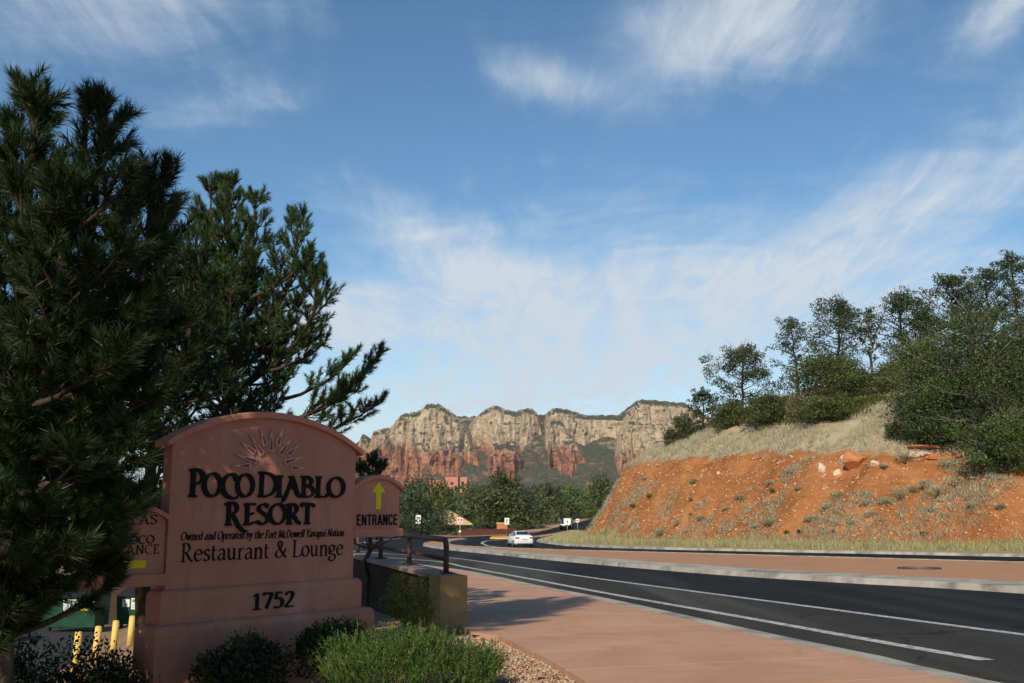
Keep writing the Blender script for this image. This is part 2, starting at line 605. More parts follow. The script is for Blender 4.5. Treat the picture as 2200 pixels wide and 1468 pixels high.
def soil_mat(name, grass_attr):
    m = bpy.data.materials.new(name)
    m.use_nodes = True
    t = NT(m.node_tree)
    v = t.n('ShaderNodeTexCoord').outputs['Object']
    p = t.n('ShaderNodeBsdfPrincipled')
    p.inputs['Roughness'].default_value = .97
    p.inputs['Specular IOR Level'].default_value = .1
    n1 = t.noise(v, .16, 8, .62, .5)
    n2 = t.noise(v, 1.7, 8, .7, .2)
    col = t.ramp(n1, [(.3, (.22, .088, .032)), (.5, (.315, .132, .047)), (.7, (.39, .19, .088))])
    mpz = t.n('ShaderNodeMapping')
    mpz.inputs['Scale'].default_value = (.12, .12, 1.4)
    t.l(v, mpz.inputs[0])
    col = t.mix(t.math('MULTIPLY', t.smooth(t.noise(mpz.outputs[0], 1.0, 5, .6), .50, .66), .40), col, (.20, .075, .03, 1))
    col = t.mix(t.math('MULTIPLY', t.smooth(n2, .50, .72), .55), col, (.52, .30, .17, 1))
    col = t.mix(t.math('MULTIPLY', t.smooth(t.noise(v, 2.6, 6, .7), .55, .75), .5), col, (.24, .085, .035, 1))
    if grass_attr:
        a = t.n('ShaderNodeAttribute', attribute_name='tint')
        s = t.n('ShaderNodeSeparateColor')
        t.l(a.outputs['Color'], s.inputs[0])
        g = t.ramp(t.noise(v, .9, 7, .7), [(.3, (.25, .19, .12)), (.5, (.34, .28, .185)), (.7, (.40, .345, .24))])
        gm = t.math('ADD', s.outputs[0], t.math('MULTIPLY', t.math('SUBTRACT', t.noise(v, .55, 7, .7), .5), 1.1))
        col = t.mix(t.smooth(gm, .40, .62), col, g)
    t.l(col, p.inputs['Base Color'])
    b = t.n('ShaderNodeBump')
    b.inputs['Strength'].default_value = .9
    b.inputs['Distance'].default_value = .12
    t.l(t.noise(v, 3.2, 8, .7), b.inputs['Height'])
    t.l(b.outputs[0], p.inputs['Normal'])
    o = t.n('ShaderNodeOutputMaterial')
    t.l(p.outputs[0], o.inputs[0])
    return m


M['hill'] = soil_mat('red soil slope', True)
M['median'] = mat('red granite gravel', [(.32, .16, .085), (.42, .225, .125), (.52, .31, .19)], 24, 8, .95, .8, 40, bdist=.02, mix2=(.6, .45, .7, (.36, .18, .095), .6))


def ground_mat():
    m = bpy.data.materials.new('dry ground')
    m.use_nodes = True
    t = NT(m.node_tree)
    v = t.n('ShaderNodeTexCoord').outputs['Object']
    p = t.n('ShaderNodeBsdfPrincipled')
    p.inputs['Roughness'].default_value = .97
    n1 = t.noise(v, .4, 8, .65)
    col = t.ramp(n1, [(.3, (.20, .11, .06)), (.55, (.27, .17, .09)), (.75, (.22, .19, .10))])
    far = t.n('ShaderNodeSeparateXYZ')
    t.l(v, far.inputs[0])
    veg = t.ramp(t.noise(v, .03, 8, .7), [(.35, (.05, .065, .03)), (.55, (.085, .09, .045)), (.72, (.26, .13, .08))])
    col = t.mix(t.smooth(far.outputs[1], 140, 260), col, veg)
    t.l(col, p.inputs['Base Color'])
    b = t.n('ShaderNodeBump')
    b.inputs['Strength'].default_value = .5
    b.inputs['Distance'].default_value = .03
    t.l(t.noise(v, 20, 6, .7), b.inputs['Height'])
    t.l(b.outputs[0], p.inputs['Normal'])
    o = t.n('ShaderNodeOutputMaterial')
    t.l(p.outputs[0], o.inputs[0])
    return m


M['ground'] = ground_mat()


def cliff_mat():
    m = bpy.data.materials.new('layered sandstone cliff')
    m.use_nodes = True
    t = NT(m.node_tree)
    geo = t.n('ShaderNodeNewGeometry')
    pos, nor = geo.outputs['Position'], geo.outputs['Normal']
    sp = t.n('ShaderNodeSeparateXYZ')
    t.l(pos, sp.inputs[0])
    sn = t.n('ShaderNodeSeparateXYZ')
    t.l(nor, sn.inputs[0])
    p = t.n('ShaderNodeBsdfPrincipled')
    p.inputs['Roughness'].default_value = .97
    p.inputs['Specular IOR Level'].default_value = .08
    mp = t.n('ShaderNodeMapping')
    mp.inputs['Scale'].default_value = (1, 1, .22)
    t.l(pos, mp.inputs[0])
    streak = t.noise(mp.outputs[0], .055, 7, .65, .4)
    mpz = t.n('ShaderNodeMapping')
    mpz.inputs['Scale'].default_value = (.04, .04, 1)
    t.l(pos, mpz.inputs[0])
    bed = t.noise(mpz.outputs[0], .11, 5, .6)
    cream = t.ramp(streak, [(.30, (.23, .17, .12)), (.46, (.46, .355, .24)), (.66, (.60, .485, .34))])
    redc = t.ramp(streak, [(.30, (.20, .075, .05)), (.5, (.39, .16, .095)), (.68, (.50, .26, .165))])
    hz = t.math('ADD', sp.outputs[2], t.math('MULTIPLY', t.math('SUBTRACT', t.noise(pos, .006, 4, .5), .5), 110))
    hz = t.math('ADD', hz, t.math('MULTIPLY', t.math('SUBTRACT', streak, .5), 60))
    at_ = t.n('ShaderNodeAttribute', attribute_name='tint')
    sa = t.n('ShaderNodeSeparateColor')
    t.l(at_.outputs['Color'], sa.inputs[0])
    hz = t.math('SUBTRACT', hz, t.math('MULTIPLY', t.math('SUBTRACT', sa.outputs[1], .5), 120))
    rock = t.mix(t.smooth(hz, 128, 172), redc, cream)
    rock = t.mix(t.math('MULTIPLY', t.smooth(bed, .54, .66), .45), rock, t.mix(.5, rock, (.18, .12, .085, 1)))
    # scrub on ledges and talus
    slope = t.math('ADD', sn.outputs[2], t.math('MULTIPLY', t.math('SUBTRACT', t.noise(pos, .05, 6, .7), .5), .9))
    vegm = t.smooth(slope, .52, .80)
    vegm = t.math('MAXIMUM', vegm, t.math('MULTIPLY', sa.outputs[0], t.smooth(t.noise(pos, .085, 6, .75), .36, .52)))
    vegc = t.ramp(t.noise(pos, .12, 5, .7), [(.3, (.036, .044, .030)), (.52, (.068, .074, .046)), (.75, (.22, .165, .11))])
    col = t.mix(vegm, rock, vegc)
    t.l(col, p.inputs['Base Color'])
    b = t.n('ShaderNodeBump')
    b.inputs['Strength'].default_value = .9
    b.inputs['Distance'].default_value = 7.0
    t.l(t.noise(mp.outputs[0], .16, 7, .7), b.inputs['Height'])
    t.l(b.outputs[0], p.inputs['Normal'])
    o = t.n('ShaderNodeOutputMaterial')
    t.l(p.outputs[0], o.inputs[0])
    return m


M['cliff'] = cliff_mat()


# ================================================================ THE SETTING
EDGE_Y = [-5, 0, 5, 9.1, 10.5, 12, 14.4, 21, 40, 70, 100]
EDGE_X = [4, 3, 1.7, .62, .2, -.3, -.95, -3.15, -9.5, -19, -26]


def lotz(Y):
    return -2.8 - .055 * (np.asarray(Y) - 26)


def sstep(x, a, b):
    t = np.clip((x - a) / (b - a), 0, 1)
    return t * t * (3 - 2 * t)


def gz(X, Y):
    """height of the natural ground"""
    X, Y = np.asarray(X, float), np.asarray(Y, float)
    dl = np.interp(Y, EDGE_Y, EDGE_X) - X
    base = prof(Y) - .06
    side = base - .10 * np.clip(dl, 0, 3)
    lot = np.where(Y < 75, lotz(np.clip(Y, 0, 60)), lotz(60.))
    t = sstep(dl, 2.3, 6.0) * (1 - sstep(Y, 75, 110))
    z = side * (1 - t) + np.minimum(lot, side) * t
    far = sstep(Y, 200, 600)
    return z + far * (fbm(X / 90., Y / 90., 5, 4) - .5) * 14


def axis(dense_lo, dense_hi, step, lo, hi, grow=1.12):
    a = list(np.arange(dense_lo, dense_hi + 1e-6, step))
    s, x = step, dense_hi
    while x < hi:
        s *= grow
        x += s
        a.append(x)
    s, x = step, dense_lo
    while x > lo:
        s *= grow
        x -= s
        a.insert(0, x)
    return np.array(a)


gx = axis(-30, 40, .5, -7000, 7000)
gy = np.array(sorted(set(np.round(axis(0, 60, .5, -40, 9000, 1.09), 3)) | {100., 130., 300.}))
GX, GY = np.meshgrid(gx, gy)
GZ = gz(GX, GY)
idx = np.arange(GX.size).reshape(GX.shape)
gf = np.stack([idx[:-1, :-1], idx[:-1, 1:], idx[1:, 1:], idx[1:, :-1]], -1).reshape(-1, 4)
ground = npmesh('ground', np.stack([GX, GY, GZ], -1).reshape(-1, 3), gf, M['ground'], smooth=True)
tag(ground, kind='structure')

YCUT = [0, 100, 130, 300]


def sheet(name, poly, mat_, off, parent=None, zf=None, thick=0.0):
    """flat polygon laid on the road profile"""
    bm = bmesh.new()
    vs_ = [bm.verts.new((x, y, 0)) for x, y in poly]
    bm.faces.new(vs_)
    bmesh.ops.triangulate(bm, faces=bm.faces)
    for yc in YCUT:
        bmesh.ops.bisect_plane(bm, geom=list(bm.verts) + list(bm.edges) + list(bm.faces), plane_co=(0, yc, 0), plane_no=(0, 1, 0))
    for v_ in bm.verts:
        v_.co.z = (float(prof(v_.co.y)) if zf is None else float(zf(v_.co.y))) + off
    bmesh.ops.recalc_face_normals(bm, faces=bm.faces)
    if sum(f.normal.z for f in bm.faces) < 0:
        bmesh.ops.reverse_faces(bm, faces=bm.faces)
    if thick:
        r = bmesh.ops.extrude_face_region(bm, geom=list(bm.faces))
        for v_ in r['geom']:
            if isinstance(v_, bmesh.types.BMVert):
                pass
        low = [f for f in bm.faces]
        tops = [e for e in r['geom'] if isinstance(e, bmesh.types.BMVert)]
        for v_ in bm.verts:
            if v_ not in tops:
                v_.co.z -= thick
        bmesh.ops.recalc_face_normals(bm, faces=bm.faces)
    me = bpy.data.meshes.new(name)
    bm.to_mesh(me)
    bm.free()
    me.materials.append(mat_)
    return link(bpy.data.objects.new(name, me), parent)


def dens(pts, step):
    out = [pts[0]]
    for a, b in zip(pts[:-1], pts[1:]):
        d = math.dist(a, b)
        n = max(1, int(round(d / step)))
        for i in range(1, n + 1):
            out.append((a[0] + (b[0] - a[0]) * i / n, a[1] + (b[1] - a[1]) * i / n))
    return out


def smooth_line(pts, step):
    """Catmull-Rom through the points"""
    P = [Vector(p) for p in pts]
    P = [P[0] * 2 - P[1]] + P + [P[-1] * 2 - P[-2]]
    out = []
    for i in range(1, len(P) - 2):
        n = max(2, int((P[i + 1] - P[i]).length / step))
        for k in range(n):
            t = k / n
            a, b, c, d = P[i - 1], P[i], P[i + 1], P[i + 2]
            out.append(tuple(.5 * ((2 * b) + (c - a) * t + (2 * a - 5 * b + 4 * c - d) * t * t + (3 * b - a - 3 * c + d) * t ** 3)))
    out.append(tuple(P[-2]))
    return out


def offset(pts, d):
    """shift a polyline to its left by d"""
    out = []
    n = len(pts)
    for i, p in enumerate(pts):
        a, b = Vector(pts[max(i - 1, 0)]), Vector(pts[min(i + 1, n - 1)])
        t = (b - a).normalized()
        out.append((p[0] - t.y * d, p[1] + t.x * d))
    return out


def ribbon(name, pts, width, off, mat_, parent=None, taper=0.0):
    L = offset(pts, width / 2)
    Rr = offset(pts, -width / 2)
    v, f = [], []
    for (a, b) in zip(L, Rr):
        v += [(a[0], a[1], float(prof(a[1])) + off), (b[0], b[1], float(prof(b[1])) + off)]
    f = [(2 * i, 2 * i + 1, 2 * i + 3, 2 * i + 2) for i in range(len(pts) - 1)]
    return npmesh(name, v, np.array(f)[:, ::-1], mat_, parent)


def kerb(name, pts, width, height, mat_, parent, piece=3.0, gap=.018, lean=.06, base=0.0):
    """kerb pieces along a line; the kerb lies to the left of the line"""
    acc, start, i = 0.0, 0, 0
    cuts = [0]
    for i in range(1, len(pts)):
        acc += math.dist(pts[i - 1], pts[i])
        if acc >= piece:
            cuts.append(i)
            acc = 0
    if cuts[-1] != len(pts) - 1:
        cuts.append(len(pts) - 1)
    rows = [offset(pts, d) for d in (0.0, lean, width - .02, width)]
    hs_ = (-.05, height, height + .01, -.05)
    for a, b in zip(cuts[:-1], cuts[1:]):
        v, f = [], []
        ks = list(range(a, b + 1))
        for j, k in enumerate(ks):
            for r, h in zip(rows, hs_):
                x, y = r[k]
                if j == 0 or j == len(ks) - 1:      # leave the joint open
                    k2 = ks[1] if j == 0 else ks[-2]
                    q = Vector(r[k2]) - Vector((x, y))
                    if q.length > gap:
                        q = q.normalized() * gap / 2
                        x, y = x + q.x, y + q.y
                v.append((x, y, float(prof(y)) + base + h))
        n = len(ks)
        for j in range(n - 1):
            for c in range(3):
                f.append((j * 4 + c, j * 4 + c + 1, (j + 1) * 4 + c + 1, (j + 1) * 4 + c))
        f.append((0, 3, 2, 1))
        f.append(((n - 1) * 4, (n - 1) * 4 + 1, (n - 1) * 4 + 2, (n - 1) * 4 + 3))
        MB().add(v, f).build(name, mat_, parent)


# ---- lines of the road, read from the photograph
path_edge = smooth_line([(5.9, 4.0), gr(2130, 1468), gr(1900, 1415), gr(1700, 1374), gr(1310, 1289), gr(1150, 1258), gr(1000, 1227), (-4.6, 44), (-9.5, 58), (-16, 74), (-27, 92)], .9)
near_line = smooth_line([gr(2120, 1420), gr(1900, 1382), gr(1600, 1328), gr(1300, 1275), gr(1120, 1241), gr(1000, 1219), gr(930, 1206), (-9.0, 58.5), (-15.5, 75), (-26, 92)], .9)
lane_line = smooth_line([(9.4, 3.5), gr(2200, 1365), gr(1700, 1299), gr(1300, 1246), gr(1100, 1217), gr(960, 1198), (-7.2, 62), (-14, 80), (-24, 97)], .9)
med_near = smooth_line([(17.5, 4.0), gr(2200, 1276), gr(1800, 1252), gr(1500, 1232), gr(1200, 1206), gr(1050, 1191), gr(970, 1183), gr(925, 1177)], .75)
med_nose = smooth_line([gr(925, 1177), gr(908, 1172), gr(925, 1166), gr(958, 1160.5), gr(990, 1158.5), gr(1005, 1160)], 1.0)
med_in = smooth_line([gr(1005, 1160), gr(985, 1163), gr(966, 1168), gr(978, 1174), gr(1010, 1177)], 1.0)
med_far = smooth_line([gr(1010, 1177), gr(1080, 1180), gr(1200, 1185), gr(1600, 1197), gr(2200, 1215), (27.5, 30), (30, 5)], 1.2)
far_kerb = smooth_line([(52, 6), (44, 40), gr(2200, 1197), gr(1900, 1191), gr(1600, 1185), gr(1350, 1179), gr(1220, 1173.5), gr(1172, 1168), gr(1153, 1164.5), gr(1160, 1160.5), gr(1190, 1154.5), gr(1225, 1148), gr(1240, 1144)], 1.2)
left_far = [gr(770, 1152), gr(900, 1154), gr(1010, 1153), gr(1080, 1149.5), gr(1130, 1146), gr(1165, 1141), gr(1205, 1131), gr(1250, 1120), gr(1300, 1111)]

road = empty('road')
tag(road, kind='structure')
outline = [(path_edge[0][0], path_edge[0][1])] + path_edge[1:] + [(-60, 105), (-75, 140)] + left_far[0:] + [(30, 285), (24, 200), gr(1245, 1139)] + [(p[0], p[1]) for p in far_kerb[::-1]] + [(52, 2), (20, -6), (8, -6)]
# travel lanes below, the rougher shoulder laid over them
sheet('asphalt', outline, M['asphalt'], 0.0, road)
inner = offset(lane_line, -.12)
shoulder = path_edge[:] + [lane_line[-1]] + lane_line[::-1][1:]
sheet('shoulder_asphalt', shoulder, M['asphalt2'], .004, road)
ribbon('edge_line', near_line, .20, .009, M['paint'], road)
ribbon('lane_line', lane_line, .19, .009, M['paint'], road)
circ = smooth_line([gr(1090, 1178.3), gr(1055, 1174), gr(1040, 1170), gr(1036, 1166), gr(1048, 1162.5), gr(1080, 1160)], 1.0)
ribbon('turning_line', circ, .3, .008, M['paint'], road)
ribbon('far_edge_line', smooth_line(left_far, 2.0), .35, .008, M['paint'], road)
ribbon('entry_line', smooth_line([gr(768, 1172), gr(790, 1164.5), gr(830, 1160), gr(860, 1157)], 1.0), .3, .008, M['paint'], road)

# ---- median island with its kerb pieces
median = empty('median_island')
tag(median, kind='structure')
fill = offset(med_near, -1.6)[:-2] + offset(med_nose, -.2)[:-1] + offset(med_in, -.15)[:-1] + offset(med_far, -.2)
sheet('gravel_bed', fill, M['median'], .125, median)
kerb('kerb_stone', med_near[::-1], 1.75, .15, M['concrete'], median, 3.6)
kerb('kerb_stone', med_nose[::-1], .3, .15, M['concrete'], median, 4)
kerb('kerb_stone', med_in[::-1], .25, .15, M['concrete'], median, 4)
kerb('kerb_stone', med_far[::-1], .3, .15, M['concrete'], median, 6)

# ---- far kerb round the grass verge
verge_kerb = empty('verge_kerb')
tag(verge_kerb, kind='structure')
kerb('kerb_stone', far_kerb[::-1], 1.1, .16, M['concrete'], verge_kerb, 6)

# ---- yellow kerb of the roundabout's centre, strips beyond
isl = empty('roundabout_island')
tag(isl, kind='structure')
cpts = smooth_line([gr(1052, 1158), gr(1075, 1158.5), gr(1105, 1158), gr(1112, 1155), gr(1085, 1154), gr(1056, 1155)], .8)
kerb('kerb_stone', cpts[::-1] if False else cpts, .25, .17, M['yellowkerb'], isl, 5)
sheet('island_bed', cpts, M['median'], .12, isl)
walk = [gr(1110, 1147.5), gr(1165, 1141.5), gr(1208, 1131), gr(1250, 1120), gr(1300, 1111), gr(1300, 1108), gr(1250, 1116), gr(1208, 1125), gr(1165, 1135), gr(1110, 1143)]
far_walk = sheet('far_pavement', walk, M['path'], .06)
tag(far_walk, kind='structure')
strip = [gr(1146, 1154), gr(1190, 1147.5), gr(1228, 1140), gr(1238, 1142), gr(1190, 1151.5), gr(1150, 1157)]
split = empty('splitter_island')
tag(split, kind='structure')
sheet('island_bed', strip, M['median'], .12, split)
kerb('kerb_stone', dens(strip[3:] + strip[:1], 2)[::-1], .25, .15, M['concrete'], split, 8)

# ---- red pavement in slabs, with the grey edging strip
pave = empty('pavement')
tag(pave, kind='structure')
inner_edge = offset(path_edge, .32)
left_pts = smooth_line([(2.2, 4.0), gr(1380, 1560), gr(1252, 1468), gr(1175, 1422), gr(1110, 1390), gr(1062, 1368), (-.52, 13.2), (-.72, 14.3), (-2.4, 19.3), (-6.0, 30), (-11, 45), (-17.5, 60), (-25, 76)], .5)


def interp_line(pts, y):
    a = np.array(pts)
    return float(np.interp(y, a[:, 1], a[:, 0]))


joint_a = [(gr(1040, 1348), gr(1420, 1326)), (gr(1110, 1384), gr(1700, 1345)), (gr(1215, 1420), gr(1600, 1390))]
# joints run across the walk, 18 degrees off the view's cross axis
slope_j = .36
y0s = [2.0, 4.6, 6.6, 8.25, 9.75, 11.2, 12.9, 14.8, 17.0, 19.4, 22, 25, 28, 32, 37, 43, 50, 58, 68]
for y0, y1 in zip(y0s[:-1], y0s[1:]):
    g = .022
    Lx0 = interp_line(left_pts, y0)
    pts = []
    # left edge from y0 to y1, right edge where the joint (rising to the right) meets it
    for y in np.linspace(y0 + g, y1 - g, 6):
        pts.append((interp_line(left_pts, y), y))

    def rightmeet(yl):
        xl = interp_line(left_pts, yl)
        y = yl
        for _ in range(40):
            xr = interp_line(inner_edge, y)
            y = .5 * y + .5 * (yl + max(0, (xr - xl)) * slope_j)
        return y
    ya, yb = rightmeet(y0 + g), rightmeet(y1 - g)
    rp = [(interp_line(inner_edge, y) - .006, y) for y in np.linspace(yb, ya, 6)]
    sheet('slab', pts + rp, M['path'], .03, pave, thick=.08)
jf = [p for p in left_pts if p[1] < 66] + [p for p in inner_edge if p[1] < 66][::-1]
sheet('joint_filler', jf, mat('dark joint filler', [(.06, .04, .03), (.10, .065, .05)], 8, 4, .95), .008, pave)
kerb('edging_strip', path_edge, .315, .022, M['concrete'], pave, 4.5, .012, .01)

# ---- parking lot, lower down on the left
lotp = [(-9.2, 14), (-10.2, 22), (-13.5, 33), (-17.5, 44), (-22, 56), (-60, 56), (-60, 12)]
lot = sheet('parking_lot', lotp, M['lot'], .03, zf=lotz)
tag(lot, kind='structure')

# ================================================================ HILLSIDE
TOE = np.array([(75, 44), (48, 56), (34, 66.5), (23.5, 76), (15.5, 90), (10.2, 104), (7.6, 117), (9.5, 130), (18, 142), (34, 152), (70, 160)])
TH1 = np.array([4.0, 4.4, 5.2, 7.2, 8.5, 8.8, 8.6, 8.0, 7, 6, 6])
TS1 = np.array([.8, .8, .85, .95, 1.05, 1.3, 1.6, 1.4, 1, 1, 1])


def toe_dist(X, Y):
    X, Y = np.asarray(X, float), np.asarray(Y, float)
    best = np.full(X.shape, 1e9)
    h1 = np.zeros(X.shape)
    s1 = np.ones(X.shape)
    arc = np.zeros(X.shape)
    acc = 0.0
    side = np.zeros(X.shape)
    for i in range(len(TOE) - 1):
        a, b = TOE[i], TOE[i + 1]
        d = b - a
        L2 = d @ d
        t = np.clip(((X - a[0]) * d[0] + (Y - a[1]) * d[1]) / L2, 0, 1)
        px, py = X - a[0] - t * d[0], Y - a[1] - t * d[1]
        q = np.hypot(px, py)
        s = px * d[1] - py * d[0]
        m = q < best
        best = np.where(m, q, best)
        h1 = np.where(m, TH1[i] * (1 - t) + TH1[i + 1] * t, h1)
        s1 = np.where(m, TS1[i] * (1 - t) + TS1[i + 1] * t, s1)
        side = np.where(m, s, side)
        arc = np.where(m, acc + t * math.sqrt(L2), arc)
        acc += math.sqrt(L2)
    return np.where(side > 0, best, -best), h1, s1, arc


def hill_rel(X, Y):
    d, h1, s1, arc = toe_dist(X, Y)
    X, Y = np.asarray(X, float), np.asarray(Y, float)
    wob = (fbm(X / 7., Y / 7., 3, 4) - .5) * 2.2
    dd = np.maximum(d + wob * np.clip(d / 4, 0, 1), 0)
    face = np.clip(dd - 1.0, 0, None) * s1 + .1 * np.clip(dd, 0, 1)
    d2 = dd - 1.0 - h1 / s1
    shoulder = h1 + np.where(d2 > 0, 7.0 * (1 - np.exp(-np.maximum(d2, 0) * .60 / 7.0)) + .13 * d2, d2 * .73)
    crest = np.clip(dd - 34, 0, None) * .12
    k = .9
    top = shoulder - crest
    h = np.minimum(face, top) - .25 * np.exp(-((face - top) / k) ** 2)
    h = np.where(d < 0, d * .15 - .02, np.maximum(h, 0))
    rough = (fbm(X / 2.2, Y / 2.2, 9, 4) - .5) * 1.5 + (fbm(X / .8, Y / .8, 19, 2) - .5) * .42
    h = h + rough * np.clip(dd / 5, 0, 1) * np.where(face < top, 1.0, .55)
    rill = np.abs(2 * fbm(arc / 2.6 + fbm(X / 5., Y / 5., 24, 2) * 1.3, d / 26., 23, 3) - 1)
    h = h + (rill - .35) * 1.15 * np.clip(dd / 3, 0, 1) * np.where(face < top, 1.0, .15)
    grass = np.clip((face - top) / 1.2 + .25, 0, 1)
    return h, np.where(d < 1.2, 1.0, grass), d


def hz(X, Y):
    h, g, d = hill_rel(X, Y)
    return prof(np.asarray(Y, float)) + .12 + h


hx = np.arange(3, 78, .4)
hy = np.arange(46, 166, .4)
HX, HY = np.meshgrid(hx, hy)
HR, HG, HD = hill_rel(HX, HY)
HZ = prof(HY) + .12 + HR
keep = HD > -4.0
idx = np.arange(HX.size).reshape(HX.shape)
# the verge flap goes under the road where it leaves the grass
kerb_in = np.array(offset(far_kerb, -.6))
hf = np.stack([idx[:-1, :-1], idx[:-1, 1:], idx[1:, 1:], idx[1:, :-1]], -1)
km = keep[:-1, :-1] & keep[1:, :-1] & keep[:-1, 1:] & keep[1:, 1:]
hf = hf[km]
tint = np.zeros((HX.size, 3))
tint[:, 0] = HG.ravel()
hill = npmesh('hillside', np.stack([HX, HY, HZ], -1).reshape(-1, 3), hf, M['hill'], smooth=True, tint=tint)
tag(hill, kind='structure')
# grass verge between kerb and hill toe
fk = offset(far_kerb, -1.05)
vpoly = fk[2:] + [(8.6, 150), (12, 128), (13, 112), (16, 100), (21, 88), (29, 78), (40, 70), (56, 60)]
verge = sheet('grass_verge', vpoly, mat('verge soil', [(.26, .2, .1), (.34, .27, .14), (.30, .27, .13)], 1.5, 7, .97, .5, 8, bdist=.05), .135)
tag(verge, kind='structure')

# ================================================================ MOUNTAIN (about 2.6 km off)
MY = 2600.
PXM = MY / 2170.


def mx(u):
    return (u - 1100) * PXM


def mzv(v):
    return 1.3 + (1087 - v) * PXM


def line(pts):
    a = np.array(pts, float)
    return lambda U: np.interp(U, a[:, 0], mzv(a[:, 1]), left=mzv(1075), right=mzv(1075))


NU, NZ = 860, 210
U = np.linspace(640, 1660, NU)
# masses: skyline (px), front depth as function of U (px), setback slope
MASS = [
    # left wall with red fins below
    dict(sky=line([(500, 975), (640, 960), (700, 968), (755, 965), (772, 932), (788, 952), (797, 926), (833, 919), (842, 907), (858, 888), (872, 888), (900, 880), (912, 867), (922, 865), (938, 867), (958, 878), (975, 889), (995, 905), (1006, 925), (1018, 960), (1030, 1003), (1040, 1040)]),
         front=lambda u: 95 + .0012 * (u - 880) ** 2 + np.clip(u - 985, 0, None) * 3.0, lean=.30, fl=1.0, red=.5),
    # central buttress
    dict(sky=line([(990, 940), (1000, 906), (1012, 893), (1030, 877), (1047, 867), (1062, 863), (1078, 868), (1092, 873), (1108, 876), (1120, 871), (1134, 865), (1148, 867), (1158, 875), (1166, 892), (1172, 940), (1176, 1000)]),
         front=lambda u: 175 + .010 * (u - 1070) ** 2, lean=.22, fl=.7, red=.5),
    # red fins below the central buttress
    dict(sky=line([(1040, 1000), (1052, 975), (1062, 962), (1080, 955), (1095, 953), (1110, 957), (1122, 975), (1133, 992), (1142, 1015)]),
         front=lambda u: 120 + .02 * (u - 1085) ** 2, lean=.25, fl=1.2, red=.5),
    # broken spire in the gap
    dict(sky=line([(1008, 1010), (1014, 985), (1018, 968), (1024, 972), (1030, 988), (1036, 1005)]), front=lambda u: 150 + 0 * u, lean=.3, fl=.6, red=.5),
    # rim right of the gully
    dict(sky=line([(1176, 900), (1180, 876), (1192, 869), (1205, 866), (1228, 868), (1250, 874), (1275, 880), (1290, 884), (1300, 882)]),
         front=lambda u: 215 + np.clip(u - 1195, 0, None) * .45, lean=.16, fl=.8, red=.5),
    # lower buttress under the rim
    dict(sky=line([(1180, 925), (1184, 905), (1192, 897), (1206, 895), (1214, 905), (1222, 918), (1232, 930), (1244, 950), (1256, 968), (1268, 990)]),
         front=lambda u: 140 + np.clip(u - 1190, 0, None) * .5, lean=.3, fl=.9, red=.42),
    dict(sky=line([(1205, 990), (1225, 968), (1240, 962), (1255, 972), (1275, 1000)]), front=lambda u: 130 + .01 * (u - 1235) ** 2, lean=.4, fl=.9, red=.6),
    # far rim
    dict(sky=line([(1270, 880), (1300, 879), (1350, 880), (1372, 879), (1400, 878)]), front=lambda u: 258 + 0 * u, lean=.2, fl=.6, red=.4),
    # right tower
    dict(sky=line([(1324, 985), (1331, 952), (1338, 930), (1352, 905), (1358, 883), (1366, 871), (1382, 856), (1392, 852), (1412, 853), (1455, 857), (1490, 858), (1530, 880), (1580, 905), (1660, 930)]),
         front=lambda u: 120 + .002 * (u - 1380) ** 2, lean=.30, fl=.9, red=.30),
    # saddle of dark scrub behind
    dict(sky=line([(930, 882), (962, 878), (1030, 877), (1060, 879), (1180, 874), (1200, 880)]), front=lambda u: 285 + 0 * u, lean=1.6, fl=.2, red=.2),
]
Z0 = mzv(1072)
UU = U[None, :]
top = np.max(np.stack([m['sky'](U) for m in MASS]), 0)
top = np.maximum(top, mzv(960)) + (fbm(U / 6., U * 0, 71, 4) - .5) * 15
tt = np.linspace(0, 1, NZ)[:, None]
ZZ = Z0 + (top[None, :] - Z0) * tt
XX = np.broadcast_to(mx(U)[None, :], ZZ.shape)
tal_wob = (fbm(XX / 70., ZZ / 60., 31, 4) - .5) * 60
YB = (ZZ - Z0) / math.tan(R(31)) + tal_wob * np.clip((ZZ - Z0) / 40, 0, 1)
red = np.full(ZZ.shape, .5)
vegf = np.full(ZZ.shape, .75)
for k, m in enumerate(MASS):
    s = m['sky'](U)[None, :]
    fr = m['front'](U)[None, :]
    hgt = ZZ - Z0
    ledge = np.zeros_like(ZZ)
    for zl, wl in ((mzv(985), 8), (mzv(958), 12), (mzv(915), 16), (mzv(893), 9)):
        zz = zl + (fbm(XX / 120., XX * 0, 40 + k, 3) - .5) * 26
        ledge = ledge + wl * 2.2 * np.clip(fbm(XX / 45., XX * 0 + zl, 45 + k, 3) - .28, 0, 1) * sstep(ZZ, zz - 6, zz + 9)
    a = m['fl']
    lowf = 1 - sstep(ZZ, mzv(975), mzv(930))
    f1 = 1 - np.abs(2 * fbm(XX / 52. + ZZ / 300., ZZ / 150., 50 + k, 3) - 1)
    f2 = 1 - np.abs(2 * fbm(XX / 21., ZZ / 90., 60 + k, 3) - 1)
    f3 = fbm(XX / 8., ZZ / 26., 80 + k, 3) - .5
    flute = a * (44 * (f1 - .6) * (.7 + 1.3 * lowf) + 27 * (f2 - .5) * (.8 + .9 * lowf) + 20 * f3)
    lump = a * (15 * (fbm(XX / 34., ZZ / 24., 110 + k, 3) - .5) + 13 * (fbm(XX / 12., ZZ / 9., 130 + k, 3) - .5))
    flute = flute + lump
    round_ = 30 * sstep(ZZ, s - 26, s) ** 2
    Y_ = fr + m['lean'] * hgt * .55 + ledge * (.5 + m['lean']) - flute + round_
    Y_ = np.where(ZZ <= s + 1.0, Y_, 1e6)
    pick = Y_ < YB
    YB = np.where(pick, Y_, YB)
    red = np.where(pick, m['red'], red)
    vegf = np.where(pick, .9 if k == 9 else .17, vegf)
